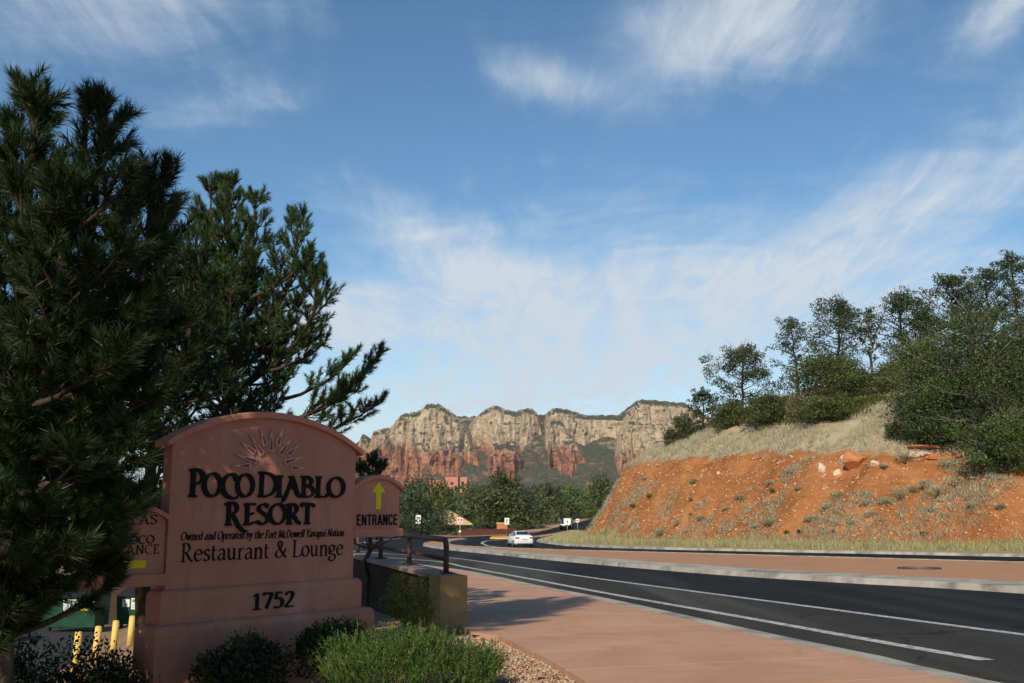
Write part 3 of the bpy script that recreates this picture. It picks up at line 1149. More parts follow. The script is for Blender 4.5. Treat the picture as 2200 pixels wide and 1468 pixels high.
YB = np.minimum(YB, 900 + (fbm(XX / 60., ZZ / 40., 91, 3) - .5) * 60)
MV = np.stack([XX, MY - 150 + YB, ZZ], -1)
# the plateau behind the rim
back = []
for k, (dy, dz) in enumerate(((25, 4), (120, 2), (700, -30))):
    r = MV[-1].copy()
    r[:, 1] += dy
    r[:, 2] += dz
    back.append(r)
MV = np.concatenate([MV, np.stack(back)], 0)
nr = MV.shape[0]
idx = np.arange(nr * NU).reshape(nr, NU)
mf = np.stack([idx[:-1, :-1], idx[:-1, 1:], idx[1:, 1:], idx[1:, :-1]], -1).reshape(-1, 4)
tint = np.zeros((nr * NU, 3))
tint[:NZ * NU, 0] = vegf.ravel()
tint[NZ * NU:, 0] = .9
tint[:NZ * NU, 1] = red.ravel()
tint[NZ * NU:, 1] = .3
mount = npmesh('mountain', MV.reshape(-1, 3), mf, M['cliff'], tint=tint)
tag(mount, kind='structure')


# ================================================================ LETTERING: strokes of a broad pen
def A(cx_, cy_, rx, ry, a0, a1, n=16):
    return [(cx_ + rx * math.cos(R(a0 + (a1 - a0) * i / n)), cy_ + ry * math.sin(R(a0 + (a1 - a0) * i / n))) for i in range(n + 1)]


def cr(*pts):
    return smooth_line(list(pts), .06)


X_ = .64      # x-height
GL = {
    'O': (.84, [A(.42, .5, .36, .5, 90, 450, 26)]),
    'C': (.76, [A(.44, .5, .38, .5, 48, 305, 22)]),
    'D': (.82, [[(.17, 0), (.17, 1)], cr((.03, 1.0), (.3, .99), (.58, .86), (.70, .52), (.58, .15), (.32, 0), (.05, .01))]),
    'P': (.66, [[(.17, 0), (.17, 1)], cr((.0, .96), (.14, 1.0), (.38, .97), (.54, .76), (.44, .52), (.2, .46)), [(.03, 0), (.33, 0)]]),
    'R': (.74, [[(.17, 0), (.17, 1)], cr((.0, .96), (.14, 1.0), (.38, .98), (.52, .77), (.42, .55), (.2, .49)), cr((.30, .5), (.45, .28), (.58, .08), (.72, .0)), [(.03, 0), (.31, 0)]]),
    'I': (.36, [[(.17, 0), (.17, 1)], [(.03, 1), (.31, 1)], [(.03, 0), (.31, 0)]]),
    'A': (.84, [[(.12, 0), (.40, 1)], [(.40, 1), (.72, 0)], [(.22, .34), (.6, .34)], [(.0, 0), (.22, 0)], [(.60, 0), (.84, 0)]]),
    'B': (.70, [[(.17, 0), (.17, 1)], cr((.02, 1), (.3, 1.0), (.5, .86), (.46, .64), (.2, .54)), cr((.2, .54), (.48, .5), (.62, .28), (.5, .05), (.28, 0), (.03, .0))]),
    'L': (.62, [[(.17, 0), (.17, 1)], [(.03, 1), (.32, 1)], cr((.03, 0), (.3, .0), (.56, .03), (.6, .16))]),
    'E': (.64, [[(.17, 0), (.17, 1)], [(.03, 1), (.5, 1), (.54, .86)], [(.17, .52), (.44, .52)], cr((.03, 0), (.36, 0), (.54, .03), (.58, .16))]),
    'F': (.60, [[(.17, 0), (.17, 1)], [(.03, 1), (.5, 1), (.54, .86)], [(.17, .52), (.44, .52)], [(.03, 0), (.33, 0)]]),
    'S': (.60, [cr((.52, .86), (.36, 1.0), (.14, .9), (.12, .7), (.3, .54), (.5, .36), (.48, .12), (.27, 0), (.05, .13))]),
    'T': (.68, [[(.34, 0), (.34, 1)], [(.02, .86), (.06, 1), (.62, 1), (.66, .86)], [(.20, 0), (.48, 0)]]),
    'V': (.78, [[(.1, 1), (.39, 0)], [(.39, 0), (.66, 1)], [(.0, 1), (.22, 1)], [(.56, 1), (.78, 1)]]),
    'Y': (.72, [[(.08, 1), (.36, .5)], [(.36, .5), (.64, 1)], [(.36, .5), (.36, 0)], [(.0, 1), (.18, 1)], [(.54, 1), (.74, 1)], [(.22, 0), (.5, 0)]]),
    'M': (1.0, [[(.16, 0), (.2, 1)], [(.2, 1), (.5, .06)], [(.5, .06), (.8, 1)], [(.8, 1), (.85, 0)], [(.02, 0), (.28, 0)], [(.72, 0), (.98, 0)]]),
    'N': (.84, [[(.16, 0), (.16, 1)], [(.16, 1), (.68, 0)], [(.68, 0), (.68, 1)], [(.04, 0), (.28, 0)], [(.56, 1), (.8, 1)]]),
    '&': (.84, [cr((.74, .54), (.6, .2), (.36, 0), (.12, .1), (.14, .36), (.44, .62), (.46, .88), (.32, .98), (.22, .84), (.34, .55), (.58, .2), (.8, .0))]),
    '1': (.56, [[(.28, 0), (.28, 1)], [(.08, .84), (.28, 1)], [(.08, 0), (.48, 0)]]),
    '7': (.60, [[(.05, .86), (.08, .98), (.56, .98)], [(.55, .97), (.22, 0)]]),
    '5': (.60, [[(.5, .98), (.17, .98), (.14, .56)], cr((.14, .56), (.36, .62), (.52, .42), (.46, .12), (.24, 0), (.05, .06))]),
    '2': (.60, [cr((.08, .78), (.2, .97), (.42, .95), (.5, .74), (.36, .42), (.06, .02)), [(.06, .02), (.55, .02)]]),
    'a': (.54, [cr((.08, .52), (.24, X_), (.40, .54), (.41, .3), (.42, .06), (.52, .03)), cr((.40, .38), (.18, .33), (.07, .16), (.18, 0), (.40, .14))]),
    'b': (.58, [[(.13, .02), (.13, 1.04), (.04, 1.0)], cr((.13, .46), (.3, X_), (.5, .5), (.5, .16), (.32, 0), (.13, .08))]),
    'c': (.50, [A(.29, .32, .23, .32, 55, 310, 14)]),
    'd': (.60, [[(.45, 0), (.45, 1.04), (.36, 1.0)], cr((.45, .52), (.28, X_), (.08, .46), (.08, .16), (.26, 0), (.45, .12)), [(.45, 0), (.56, .04)]]),
    'e': (.52, [cr((.08, .37), (.46, .40), (.40, .58), (.26, X_), (.09, .46), (.09, .16), (.26, 0), (.47, .12))]),
    'g': (.56, [A(.25, .44, .18, .2, 0, 360, 16), cr((.12, .28), (.08, .14), (.3, .08), (.5, -.04), (.44, -.28), (.2, -.34), (.05, -.2), (.18, -.02)), [(.38, .58), (.55, .6)]]),
    'h': (.64, [[(.15, 0), (.15, 1.04), (.05, 1.0)], cr((.15, .44), (.34, X_), (.49, .5), (.49, 0)), [(.04, 0), (.26, 0)], [(.4, 0), (.6, 0)]]),
    'i': (.30, [[(.15, 0), (.15, X_), (.05, .6)], [(.04, 0), (.27, 0)], [(.15, .86), (.151, .96)]]),
    'l': (.30, [[(.15, 0), (.15, 1.04), (.05, 1.0)], [(.04, 0), (.27, 0)]]),
    'n': (.64, [[(.15, 0), (.15, X_), (.04, .6)], cr((.15, .44), (.34, X_), (.49, .5), (.49, 0)), [(.04, 0), (.26, 0)], [(.4, 0), (.6, 0)]]),
    'o': (.58, [A(.29, .32, .23, .32, 90, 450, 20)]),
    'p': (.60, [[(.13, -.34), (.13, X_), (.03, .6)], cr((.13, .46), (.3, X_), (.51, .5), (.51, .16), (.32, 0), (.13, .08)), [(.02, -.34), (.25, -.34)]]),
    'r': (.44, [[(.15, 0), (.15, X_), (.04, .6)], cr((.15, .42), (.28, X_), (.42, .6)), [(.04, 0), (.27, 0)]]),
    's': (.44, [cr((.38, .54), (.25, X_), (.1, .54), (.14, .4), (.34, .26), (.36, .08), (.2, 0), (.05, .08))]),
    't': (.38, [cr((.16, .84), (.15, .5), (.16, .1), (.26, 0), (.36, .05)), [(.03, .6), (.34, .6)]]),
    'u': (.64, [cr((.14, X_), (.14, .2), (.26, 0), (.47, .16)), [(.47, X_), (.47, .02), (.6, .02)], [(.03, X_), (.14, X_)], [(.37, X_), (.47, X_)]]),
    'v': (.56, [[(.1, X_), (.28, 0)], [(.28, 0), (.46, X_)], [(.02, X_), (.2, X_)], [(.38, X_), (.56, X_)]]),
    'w': (.84, [[(.1, X_), (.25, 0)], [(.25, 0), (.42, X_)], [(.42, X_), (.58, 0)], [(.58, 0), (.74, X_)], [(.02, X_), (.2, X_)], [(.64, X_), (.84, X_)]]),
    'y': (.56, [[(.1, X_), (.29, .05)], cr((.48, X_), (.29, .05), (.18, -.26), (.02, -.32)), [(.02, X_), (.2, X_)], [(.38, X_), (.56, X_)]]),
    ' ': (.30, []),
}
# raised display letters with swashes
SW = dict(GL)
SW['C'] = (.74, [cr((.70, .70), (.66, .88), (.46, 1.0), (.2, .84), (.08, .5), (.18, .14), (.44, -.06), (.66, -.08), (.80, -.02))])
SW['A'] = (.80, [cr((.44, 1.0), (.28, .5), (.08, -.12), (-.02, -.17), (.1, -.2)), cr((.38, 1.0), (.5, .66), (.66, .12), (.82, .0)), cr((.24, .40), (.42, .44), (.56, .42)), [(.24, .97), (.44, 1.0)]])
SW['R_'] = (.86, [[(.17, 0), (.17, 1)], cr((.0, .92), (.14, 1.0), (.38, .98), (.50, .77), (.42, .55), (.2, .47)), cr((.28, .5), (.42, .3), (.58, -.05), (.78, -.28), (.92, -.34)), [(.03, 0), (.31, 0)]])
SW['E'] = (.62, [[(.17, 0), (.17, 1)], [(.03, .94), (.1, 1), (.54, 1)], cr((.17, .50), (.34, .5), (.46, .56)), cr((.03, 0), (.3, 0), (.44, .08), (.6, .12))])


def ribbon2d(pts, nib, ang, thin):
    """outline pairs of a pen stroke in the (x, z) plane"""
    P = [Vector(p) for p in pts]
    n = len(P)
    L, Q = [], []
    for i in range(n):
        a, b = P[max(i - 1, 0)], P[min(i + 1, n - 1)]
        if (b - a).length < 1e-6:
            continue
        t = (b - a).normalized()
        al = math.atan2(t.y, t.x)
        wd = math.hypot(nib * math.sin(al - ang), thin * math.cos(al - ang)) * .5
        k = 1.0
        if 0 < i < n - 1:
            t1, t2 = (P[i] - a).normalized(), (b - P[i]).normalized()
            c = max(.45, t1.dot(t) if t1.length else 1)
            k = 1 / c
        nn = Vector((-t.y, t.x)) * wd * k
        L.append(P[i] + nn)
        Q.append(P[i] - nn)
    return L, Q


def glyph_mesh(mb, strokes, x0, z0, sx_, sz_, nib, ang, thin, shear, y0, y1, k0=0):
    for k, st in enumerate(strokes):
        # work in final units so that the pen keeps its width
        pts = [(x0 + (px + shear * pz) * sx_, z0 + pz * sz_) for px, pz in st]
        L, Q = ribbon2d(pts, nib, ang, thin)
        n = len(L)
        yy = y0 - .0004 * (k + k0)
        v = [(p.x, yy, p.y) for p in L] + [(p.x, yy, p.y) for p in Q] + [(p.x, y1, p.y) for p in L] + [(p.x, y1, p.y) for p in Q]
        f = []
        for i in range(n - 1):
            f += [(i, n + i, n + i + 1, i + 1), (i, i + 1, 2 * n + i + 1, 2 * n + i), (n + i, 3 * n + i, 3 * n + i + 1, n + i + 1)]
        f += [(0, 2 * n, 3 * n, n), (n - 1, 2 * n - 1, 4 * n - 1, 3 * n - 1)]
        mb.add(v, f)


def text_width(s, G, track):
    return sum(G[c][0] + track for c in s) - track


def text_line(parent, s, x0, x1, z0, h, material, nib=.16, ang=25, thin=.045, shear=0.0, track=.02, y0=-.004, y1=.006, name='lettering', G=GL, hz_=None, single=False):
    """letters between x0 and x1 on a face at y = 0; nib in cap heights"""
    wtot = text_width(s, G, track)
    sx_ = (x1 - x0) / wtot
    x = x0
    mb = MB()
    out = []
    for i, c in enumerate(s):
        g = G[c]
        hh = h * (hz_.get(i, 1.0) if hz_ else 1.0)
        if single:
            mb = MB()
        glyph_mesh(mb, g[1], x, z0, sx_ * (hz_.get(i, 1.0) if hz_ else 1), hh, nib * h, R(ang), thin * h, shear, y0, y1, (i % 3) * 4)
        if single and g[1]:
            out.append(mb.build(name, material, parent))
        x += (g[0] + track) * sx_
    if not single:
        out.append(mb.build(name, material, parent))
    return out


# ================================================================ THE MONUMENT SIGN
TH = R(47.0)
SIGN_A = Vector((-3.329, 9.8, 0))
sign = empty('monument_sign', SIGN_A, TH)
tag(sign, 'pink stucco monument sign with arched top and raised black lettering', 'sign')


def arch(x0, x1, ze, zt, n=24):
    """arc from (x1, ze) over zt to (x0, ze)"""
    c = (x1 - x0) / 2
    s_ = zt - ze
    r = (c * c + s_ * s_) / (2 * s_)
    zc_ = zt - r
    a = math.asin(c / r)
    return [((x0 + x1) / 2 + r * math.sin(a - 2 * a * i / n), zc_ + r * math.cos(a - 2 * a * i / n)) for i in range(n + 1)]


SW_ = 2.265
D0 = .17
# main panel
MB().prism([(0, .46), (SW_, .46)] + arch(0, SW_, 1.915, 2.235), 0, D0).build('panel', M['stucco'], sign, .008, 2)
# arched cap oversailing the panel
ca, cb = arch(-.075, SW_ + .075, 1.93, 2.285, 30), arch(-.075, SW_ + .075, 1.865, 2.215, 30)
MB().prism(ca[::1] + cb[::-1], -.05, D0 + .05).build('cap', M['stuccocap'], sign, .01, 2)


def plinth(x0, x1, z0, z1, y0, y1, ch, name):
    """block with a rounded upper shoulder"""
    mb = MB()
    rings = [(0, z0), (0, z1 - ch)] + [(ch * (1 - math.cos(a)), z1 - ch + ch * math.sin(a)) for a in (R(22), R(45), R(67), R(90))]
    v, f = [], []
    for i, (ins, z) in enumerate(rings):
        v += [(x0 + ins, y0 + ins, z), (x1 - ins, y0 + ins, z), (x1 - ins, y1 - ins, z), (x0 + ins, y1 - ins, z)]
    for i in range(len(rings) - 1):
        for k in range(4):
            f.append((i * 4 + k, i * 4 + (k + 1) % 4, (i + 1) * 4 + (k + 1) % 4, (i + 1) * 4 + k))
    n = (len(rings) - 1) * 4
    f.append((n, n + 1, n + 2, n + 3))
    return mb.add(v, f).build(name, M['stucco'], sign)


plinth(-.07, SW_ + .075, .12, .505, -.065, D0 + .05, .062, 'number_band')
plinth(-.15, SW_ + .2, -1.9, .185, -.15, D0 + .09, .07, 'base')

# letters POCO DIABLO / RESORT: each is mounted on its own
FY = -.022


def big(s, x0, x1, z0, h, hz_, G=SW, nib=.235):
    return text_line(sign, s, x0, x1, z0, h, M['black'], nib=nib, ang=18, thin=.10, track=-.035, y0=FY, y1=-.002, name='letter', G=G, hz_=hz_, single=True)


# first words: initial letters stand taller
big('POCO', .185, .93, 1.395, .225, {0: 1.16})
big('DIABLO', .965, 2.105, 1.398, .212, {0: 1.16})
SWR = dict(SW)
SWR['Q'] = SW['R_']
SWR['X'] = GL['R']
big('QESOXT', .60, 1.70, 1.112, .205, {0: 1.06}, SWR)
text_line(sign, 'Owned and Operated by the Fort McDowell Yavapai Nation', .135, 2.115, .968, .078, M['print'], nib=.19, ang=30, thin=.07, shear=.22, track=.02, y0=-.004, name='lettering')
text_line(sign, 'Restaurant & Lounge', .145, 2.115, .762, .172, M['print'], nib=.135, ang=22, thin=.05, track=.02, y0=-.004, name='lettering')
for o in text_line(sign, '1752', .925, 1.435, .258, .155, M['black'], nib=.23, ang=18, thin=.075, track=.03, y0=-.065 - .02, y1=-.067, name='letter', single=True):
    pass

# sun emblem: eleven tapering rays, red with a pale edge
sun_c = (1.118, 1.672)
RAYS = [(176, .455, .250), (155, .43, .235), (134, .43, .275), (116, .47, .265), (103, .455, .315), (90, .465, .245), (76, .44, .305), (62, .425, .24), (45, .42, .255), (22, .44, .235), (2, .45, .265)]
PIX = [((497, 1001), (536, 1001)), ((504, 977), (549, 992)), ((515, 949), (545, 973)), ((535, 935), (562, 976)), ((557, 921), (569, 957)), ((582, 921), (580, 970)), ((605, 925), (594, 958)), ((626, 940), (600, 977)),
       ((642, 955), (616, 978)), ((650, 982), (610, 994)), ((655, 1007), (624, 1005))]
_n = Vector((math.sin(TH), -math.cos(TH), 0))
_ex = Vector((math.cos(TH), math.sin(TH), 0))


def on_face(u, v):
    d = ray(u, v)
    t = _n.dot(SIGN_A - EYE) / _n.dot(d)
    P = EYE + d * t
    return ((P - SIGN_A).dot(_ex), P.z)


for tip, base_ in PIX:
    a, b = Vector(on_face(*tip)), Vector(on_face(*base_))
    t = (b - a).normalized()
    nn = Vector((-t.y, t.x))
    wb = .033
    o = MB().prism([tuple(a + nn * .002), tuple(a - nn * .002), tuple(b - nn * wb), tuple(b + nn * wb)][::-1], -.020, -.002).build('sun_ray', M['cream'], sign)
    c_, d_ = a + t * (b - a).length * .42, b - t * .014
    MB().prism([tuple(c_ + nn * .004), tuple(c_ - nn * .004), tuple(d_ - nn * (wb - .013)), tuple(d_ + nn * (wb - .013))][::-1], -.0235, -.0205).build('enamel', M['red'], o)


def side_panel(x0, x1, ze, zt, zb, zbb, y0, y1, name, lab):
    p = MB().prism([(x0, zb), (x1, zb)] + arch(x0, x1, ze - .03, zt - .035, 16), y0, y1).build(name, M['stucco'], sign, .006, 2)
    tag(p, lab)
    a_, b_ = arch(x0 - .012, x1 + .035, ze, zt, 18), arch(x0 - .012, x1 + .035, ze - .045, zt - .05, 18)
    MB().prism(a_ + b_[::-1], y0 - .035, y1 + .035).build('panel_cap', M['stuccocap'], p, .005, 1)
    MB().box(x0 - .01, x1 + .03, y0 - .04, y1 + .04, zbb, zb + .02).build('panel_foot', M['stucco'], p, .008, 2)
    return p


def arrow(parent, pts, y, material):
    return MB().prism(pts, y - .004, y - .0005).build('arrow', material, parent)


PY0 = .03
ep = side_panel(SW_ + .004, 2.955, 1.52, 1.655, 1.02, .945, PY0, PY0 + .13, 'entrance_panel', 'small arched side panel with yellow arrow pointing up')
xa = 2.632
arrow(ep, [(xa - .038, 1.262), (xa + .038, 1.262), (xa + .038, 1.455), (xa + .092, 1.455), (xa + .085, 1.48), (xa, 1.572), (xa - .085, 1.48), (xa - .092, 1.455), (xa - .038, 1.455)], PY0, M['yellow'])
SANS = {
    'E': (.56, [[(.1, 0), (.1, 1)], [(.1, .94), (.5, .94)], [(.1, .52), (.46, .52)], [(.1, .06), (.5, .06)]]),
    'N': (.66, [[(.1, 0), (.1, 1)], [(.12, .96), (.50, .04)], [(.52, 0), (.52, 1)]]),
    'T': (.58, [[(.28, 0), (.28, 1)], [(.02, .94), (.54, .94)]]),
    'R': (.64, [[(.1, 0), (.1, 1)], cr((.1, .94), (.34, .94), (.47, .82), (.47, .64), (.34, .5), (.1, .5)), [(.36, .5), (.52, 0)]]),
    'A': (.64, [[(.06, 0), (.30, 1)], [(.30, 1), (.56, 0)], [(.16, .27), (.46, .27)]]),
    'C': (.62, [cr((.50, .68), (.46, .86), (.3, .95), (.14, .84), (.1, .5), (.14, .16), (.3, .05), (.46, .14), (.50, .34))]),
}
text_line(ep, 'ENTRANCE', 2.318, 2.925, 1.078, .122, M['print'], nib=.165, ang=90, thin=.165, track=.06, y0=PY0 - .005, y1=PY0 - .0005, name='lettering', G=SANS)
lp = side_panel(-.80, -.004, 1.19, 1.335, .64, .545, PY0, PY0 + .13, 'villas_panel', 'left side panel half hidden by pine, yellow arrow pointing left')
text_line(lp, 'VILLAS', -.60, -.10, 1.128, .085, M['print'], nib=.16, ang=22, thin=.06, track=.03, y0=PY0 - .005, y1=PY0 - .0005, name='lettering')
GLP = dict(GL)
for k_, s_ in (('o', 'O'), ('c', 'C')):
    GLP[k_] = (GL[s_][0] * .78, [[(a * .78, b * .78) for a, b in st] for st in GL[s_][1]])
text_line(lp, 'at', -.64, -.53, .948, .092, M['print'], nib=.17, ang=22, thin=.06, track=.04, y0=PY0 - .005, y1=PY0 - .0005, name='lettering')
text_line(lp, 'Poco', -.455, -.12, .948, .092, M['print'], nib=.17, ang=22, thin=.06, track=.04, y0=PY0 - .005, y1=PY0 - .0005, name='lettering', G=GLP)
text_line(lp, 'ENTRANCE', -.72, -.06, .85, .082, M['print'], nib=.13, ang=22, thin=.05, track=.04, y0=PY0 - .005, y1=PY0 - .0005, name='lettering')
za = .755
arrow(lp, [(-.52, za), (-.42, za - .085), (-.40, za - .036), (-.19, za - .034), (-.19, za + .034), (-.40, za + .036), (-.42, za + .085)], PY0, M['yellow'])

# ================================================================ PARAPET WALL AND RAILING
W0 = Vector((-.62, 14.35))           # front right corner of the end pier
WD = Vector((-.335, .942)).normalized()   # runs away to the left
WN = Vector((-WD.y, WD.x))           # to the left
wall = empty('parapet_wall', (W0.x, W0.y, 0), math.atan2(WD.y, WD.x) - math.pi / 2)
tag(wall, 'brown concrete parapet wall with square end pier beside the red pavement', 'wall')
# local: x to the right, y along the wall; wall occupies x in [-.4, 0]
TOPZ = .335
MB().box(-.37, -.03, .62, 26, -3.6, TOPZ - .075).build('wall_body', M['wallshade'], wall, .01, 1)
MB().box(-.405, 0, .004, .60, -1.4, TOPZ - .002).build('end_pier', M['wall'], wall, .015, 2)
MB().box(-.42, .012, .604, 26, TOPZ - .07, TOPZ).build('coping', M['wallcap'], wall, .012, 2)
rail = empty('railing', (W0.x, W0.y, TOPZ), wall.rotation_euler.z)
tag(rail, 'brown steel pipe railing bolted on top of the parapet wall', 'railing')
posts = [.42 + 2.22 * k for k in range(10)]
pr, RH = .042, .50
for i, y in enumerate(posts):
    p_ = MB().tube([(-.2, y, .012), (-.2, y, RH - .055 if i else RH - .13)], pr, 12).build('post', M['rust'], rail)
    MB().box(-.2 - .085, -.2 + .085, y - .085, y + .085, 0, .014).build('base_plate', M['rust'], p_)
    for bx_ in (-.065, .065):
        for by_ in (-.065, .065):
            MB().tube([(-.2 + bx_, y + by_, .014), (-.2 + bx_, y + by_, .03)], .012, 6).build('bolt', M['rust'], p_)
r_ = .11
bend = [(-.2, posts[0], RH - .13)] + [(-.2, posts[0] + r_ - r_ * math.cos(R(a)), RH - .13 + (r_ + .0) * math.sin(R(a)) + 0) for a in (15, 30, 45, 60, 75, 90)]
bend += [(-.2, posts[-1] + .2, RH - .13 + r_)]
MB().tube(bend, pr, 12).build('top_rail', M['rust'], rail)
MB().tube([(-.2, posts[0] + pr * .5, .205), (-.2, posts[-1] + .2, .205)], .030, 10).build('middle_rail', M['rust'], rail)


# ================================================================ VEGETATION BUILDERS
def unit(v):
    return v / np.maximum(np.linalg.norm(v, axis=-1, keepdims=True), 1e-9)


def leaf_mesh(name, pts, size, tint, mat_, parent, rng, aspect=.5, up=.25, out=None):
    """one pointed quad for each leaf"""
    n = len(pts)
    d = unit(rng.normal(size=(n, 3)) + np.array([0, 0, up]))
    if out is not None:
        d = unit(d + out * .8)
    q = unit(np.cross(d, rng.normal(size=(n, 3))))
    s = (size * rng.uniform(.65, 1.35, n))[:, None]
    a, b = pts - d * s * .5, pts + d * s * .5
    l, r = pts + q * s * aspect * .5, pts - q * s * aspect * .5
    v = np.stack([a, l, b, r], 1).reshape(-1, 3)
    f = np.arange(4 * n).reshape(n, 4)
    return npmesh(name, v, f, mat_, parent, tint=np.repeat(tint, 4, 0))


def tints(rng, n, base, var=.25, warm=.12):
    base = np.asarray(base, float)
    k = rng.uniform(1 - var, 1 + var, (n, 1))
    t = base[None] * k
    w_ = rng.uniform(-warm, warm, n)
    t[:, 0] *= 1 + w_ * 1.6
    t[:, 2] *= 1 - w_
    return np.clip(t, 0, 1)


def clump_points(rng, c, r, n, shell=.5):
    d = unit(rng.normal(size=(n, 3)))
    rad = rng.uniform(shell, 1, n) ** .6
    return c + d * rad[:, None] * np.asarray(r)


def build_tree(name, h, wdt, rng, style='pine', leaf=.2, nleaf=3000, col=(.05, .075, .03), bark='bark', parent=None, lean=(0, 0), low=.2, sparse=1.0, trunk_r=None):
    """trunk (with its limbs) and crown as two children; local coordinates, base at the origin"""
    tr = trunk_r or h * .02 + .03
    n = 9
    wob = rng.normal(size=(n, 2)) * h * .012
    wob[0] = 0
    tp = [(lean[0] * (i / (n - 1)) ** 1.3 * h + wob[i, 0], lean[1] * (i / (n - 1)) * h + wob[i, 1], h * .93 * i / (n - 1)) for i in range(n)]
    mb = MB()
    mb.tube([(tp[0][0], tp[0][1], -.3)] + tp, [tr * 1.25] + [tr * (1 - .85 * i / (n - 1)) for i in range(n)], 7)
    tpa = np.array(tp)
    cl = []
    nl = {'pine': 26, 'juniper': 30, 'dome': 34, 'snag': 18}[style]
    ga = rng.uniform(0, 6.28)
    for i in range(nl):
        f = low + (1 - low) * ((i + .5) / nl) ** .9
        ga += 2.4 + rng.uniform(-.4, .4)
        p0 = np.array([np.interp(f * .93, tpa[:, 2] / h, tpa[:, k]) for k in range(3)])
        g = (f - low) / (1 - low)
        if style == 'pine':
            sh = (.35 + 1.0 * min(1, g * 3.0)) * (1 - g ** 1.9) ** .8 * .85 + .12
            el_ = .05 + .9 * g
            rc = wdt * rng.uniform(.10, .17)
        elif style == 'snag':
            sh = math.sin(math.pi * (.25 + .7 * g)) * .9
            el_ = .7 + .4 * g
            rc = wdt * rng.uniform(.08, .14)
        elif style == 'juniper':
            sh = math.sqrt(max(.05, 1 - (1.75 * g - .70) ** 2 * .95)) * .85
            el_ = -.1 + 1.1 * g
            rc = wdt * rng.uniform(.14, .22)
        else:
            sh = math.sqrt(max(.03, 1 - g ** 2)) * .84
            el_ = .15 + 1.0 * g
            rc = wdt * rng.uniform(.15, .23)
        L = wdt * .5 * sh * rng.uniform(.7, 1.12)
        d = np.array([math.cos(ga) * math.cos(el_), math.sin(ga) * math.cos(el_), math.sin(el_)])
        p1 = p0 + d * L * .55 + np.array([0, 0, -.02 * L])
        p2 = p0 + d * L + np.array([0, 0, .10 * L])
        lr = tr * .42 * (1 - .6 * g)
        mb.tube([p0, p1, p2], [lr, lr * .65, lr * .25], 5, False)
        cl.append((p2, rc))
        if style != 'snag' and L > rc * 1.3:
            cl.append((p1 + rng.normal(size=3) * rc * .4, rc * .8))
        if style in ('juniper', 'dome'):
            cl.append((p0 * .5 + p2 * .5 + rng.normal(size=3) * rc * .5, rc))
        for _ in range(2 if style in ('pine', 'snag') else 1):
            q = p2 + unit(rng.normal(size=3)) * rc * 1.3
            mb.tube([p1, (p1 + q) / 2 + rng.normal(size=3) * .05 * L, q], [lr * .4, lr * .3, lr * .12], 4, False)
            cl.append((q, rc * .7))
    cl.append((tpa[-1] + np.array([0, 0, h * .03]), wdt * .12))
    tot = sum(r * r for _, r in cl)
    P, T, O = [], [], []
    for c, r in cl:
        m = max(6, int(nleaf * r * r / tot * rng.uniform(.6, 1.3) * sparse))
        p = clump_points(rng, c, (r, r, r * .72), m, .25)
        P.append(p)
        T.append(tints(rng, m, np.array(col) * rng.uniform(.55, 1.45), .38))
        O.append(unit(p - c))
    P = np.concatenate(P)
    P[:, 2] = np.maximum(P[:, 2], h * .01)
    k = h / max(P[:, 2].max(), 1e-6)
    P[:, 2] *= k
    mb.build('trunk', M[bark], parent)
    leaf_mesh('crown', P, leaf, np.concatenate(T), M['leaf'], parent, rng, .6, .3, np.concatenate(O))


def build_shrub(name, w_, d_, h, rng, n, leaf, col, parent=None, nclump=14, stems=5, aspect=.55, up=.4, var=.3):
    """leafy dome from the ground up: stems and foliage as two children"""
    P, T, O = [], [], []
    mb = MB()
    for i in range(nclump):
        a = i * 2.4 + rng.uniform(-.4, .4)
        rr = math.sqrt((i + .5) / nclump) * .68
        g = 1 - rr * rr
        c = np.array([math.cos(a) * rr * w_ / 2, math.sin(a) * rr * d_ / 2, h * (.32 + .38 * g) * rng.uniform(.85, 1.1)])
        r = np.array([w_ * .22, d_ * .22, h * .30]) * rng.uniform(.8, 1.2)
        m = int(n / nclump)
        p = clump_points(rng, c, r, m, .35)
        P.append(p)
        T.append(tints(rng, m, np.array(col) * rng.uniform(.75, 1.28), var))
        O.append(unit(p - np.array([0, 0, h * .2])))
        if i < stems:
            mb.tube([(rng.normal() * .05 * w_, rng.normal() * .05 * d_, -.12), tuple(c * np.array([.5, .5, .6])), tuple(c)], [w_ * .016 + .003, w_ * .012 + .002, .003], 5, False)
    P = np.concatenate(P)
    P[:, 2] = np.abs(P[:, 2])
    mb.build('stem', M['bark'], parent)
    leaf_mesh('foliage', P, leaf, np.concatenate(T), M['leaf'], parent, rng, aspect, up, np.concatenate(O))


def blades(name, base, h, w_, lean, tint, mat_, rng, parent=None, tuft=8, spread=.1):
    """grass: tufts of pointed blades"""
    n = len(base)
    b = np.repeat(base, tuft, 0)
    m = len(b)
    b = b + np.concatenate([rng.normal(size=(m, 2)) * spread, np.zeros((m, 1))], 1)
    hh = np.repeat(np.broadcast_to(h, n), tuft) * rng.uniform(.5, 1.2, m)
    a = rng.uniform(0, 6.283, m)
    ln = rng.uniform(.1, 1, m) * lean * hh
    tip = b + np.stack([np.cos(a) * ln, np.sin(a) * ln, hh], 1)
    pa = rng.uniform(0, 6.283, m)
    sd = np.stack([np.cos(pa), np.sin(pa), np.zeros(m)], 1) * w_ * .5
    v = np.stack([b - sd, b + sd, tip], 1).reshape(-1, 3)
    t = np.repeat(np.repeat(tint, tuft, 0) * rng.uniform(.75, 1.25, (m, 1)), 3, 0)
    return npmesh(name, v, np.arange(3 * m).reshape(m, 3), mat_, parent, tint=t)


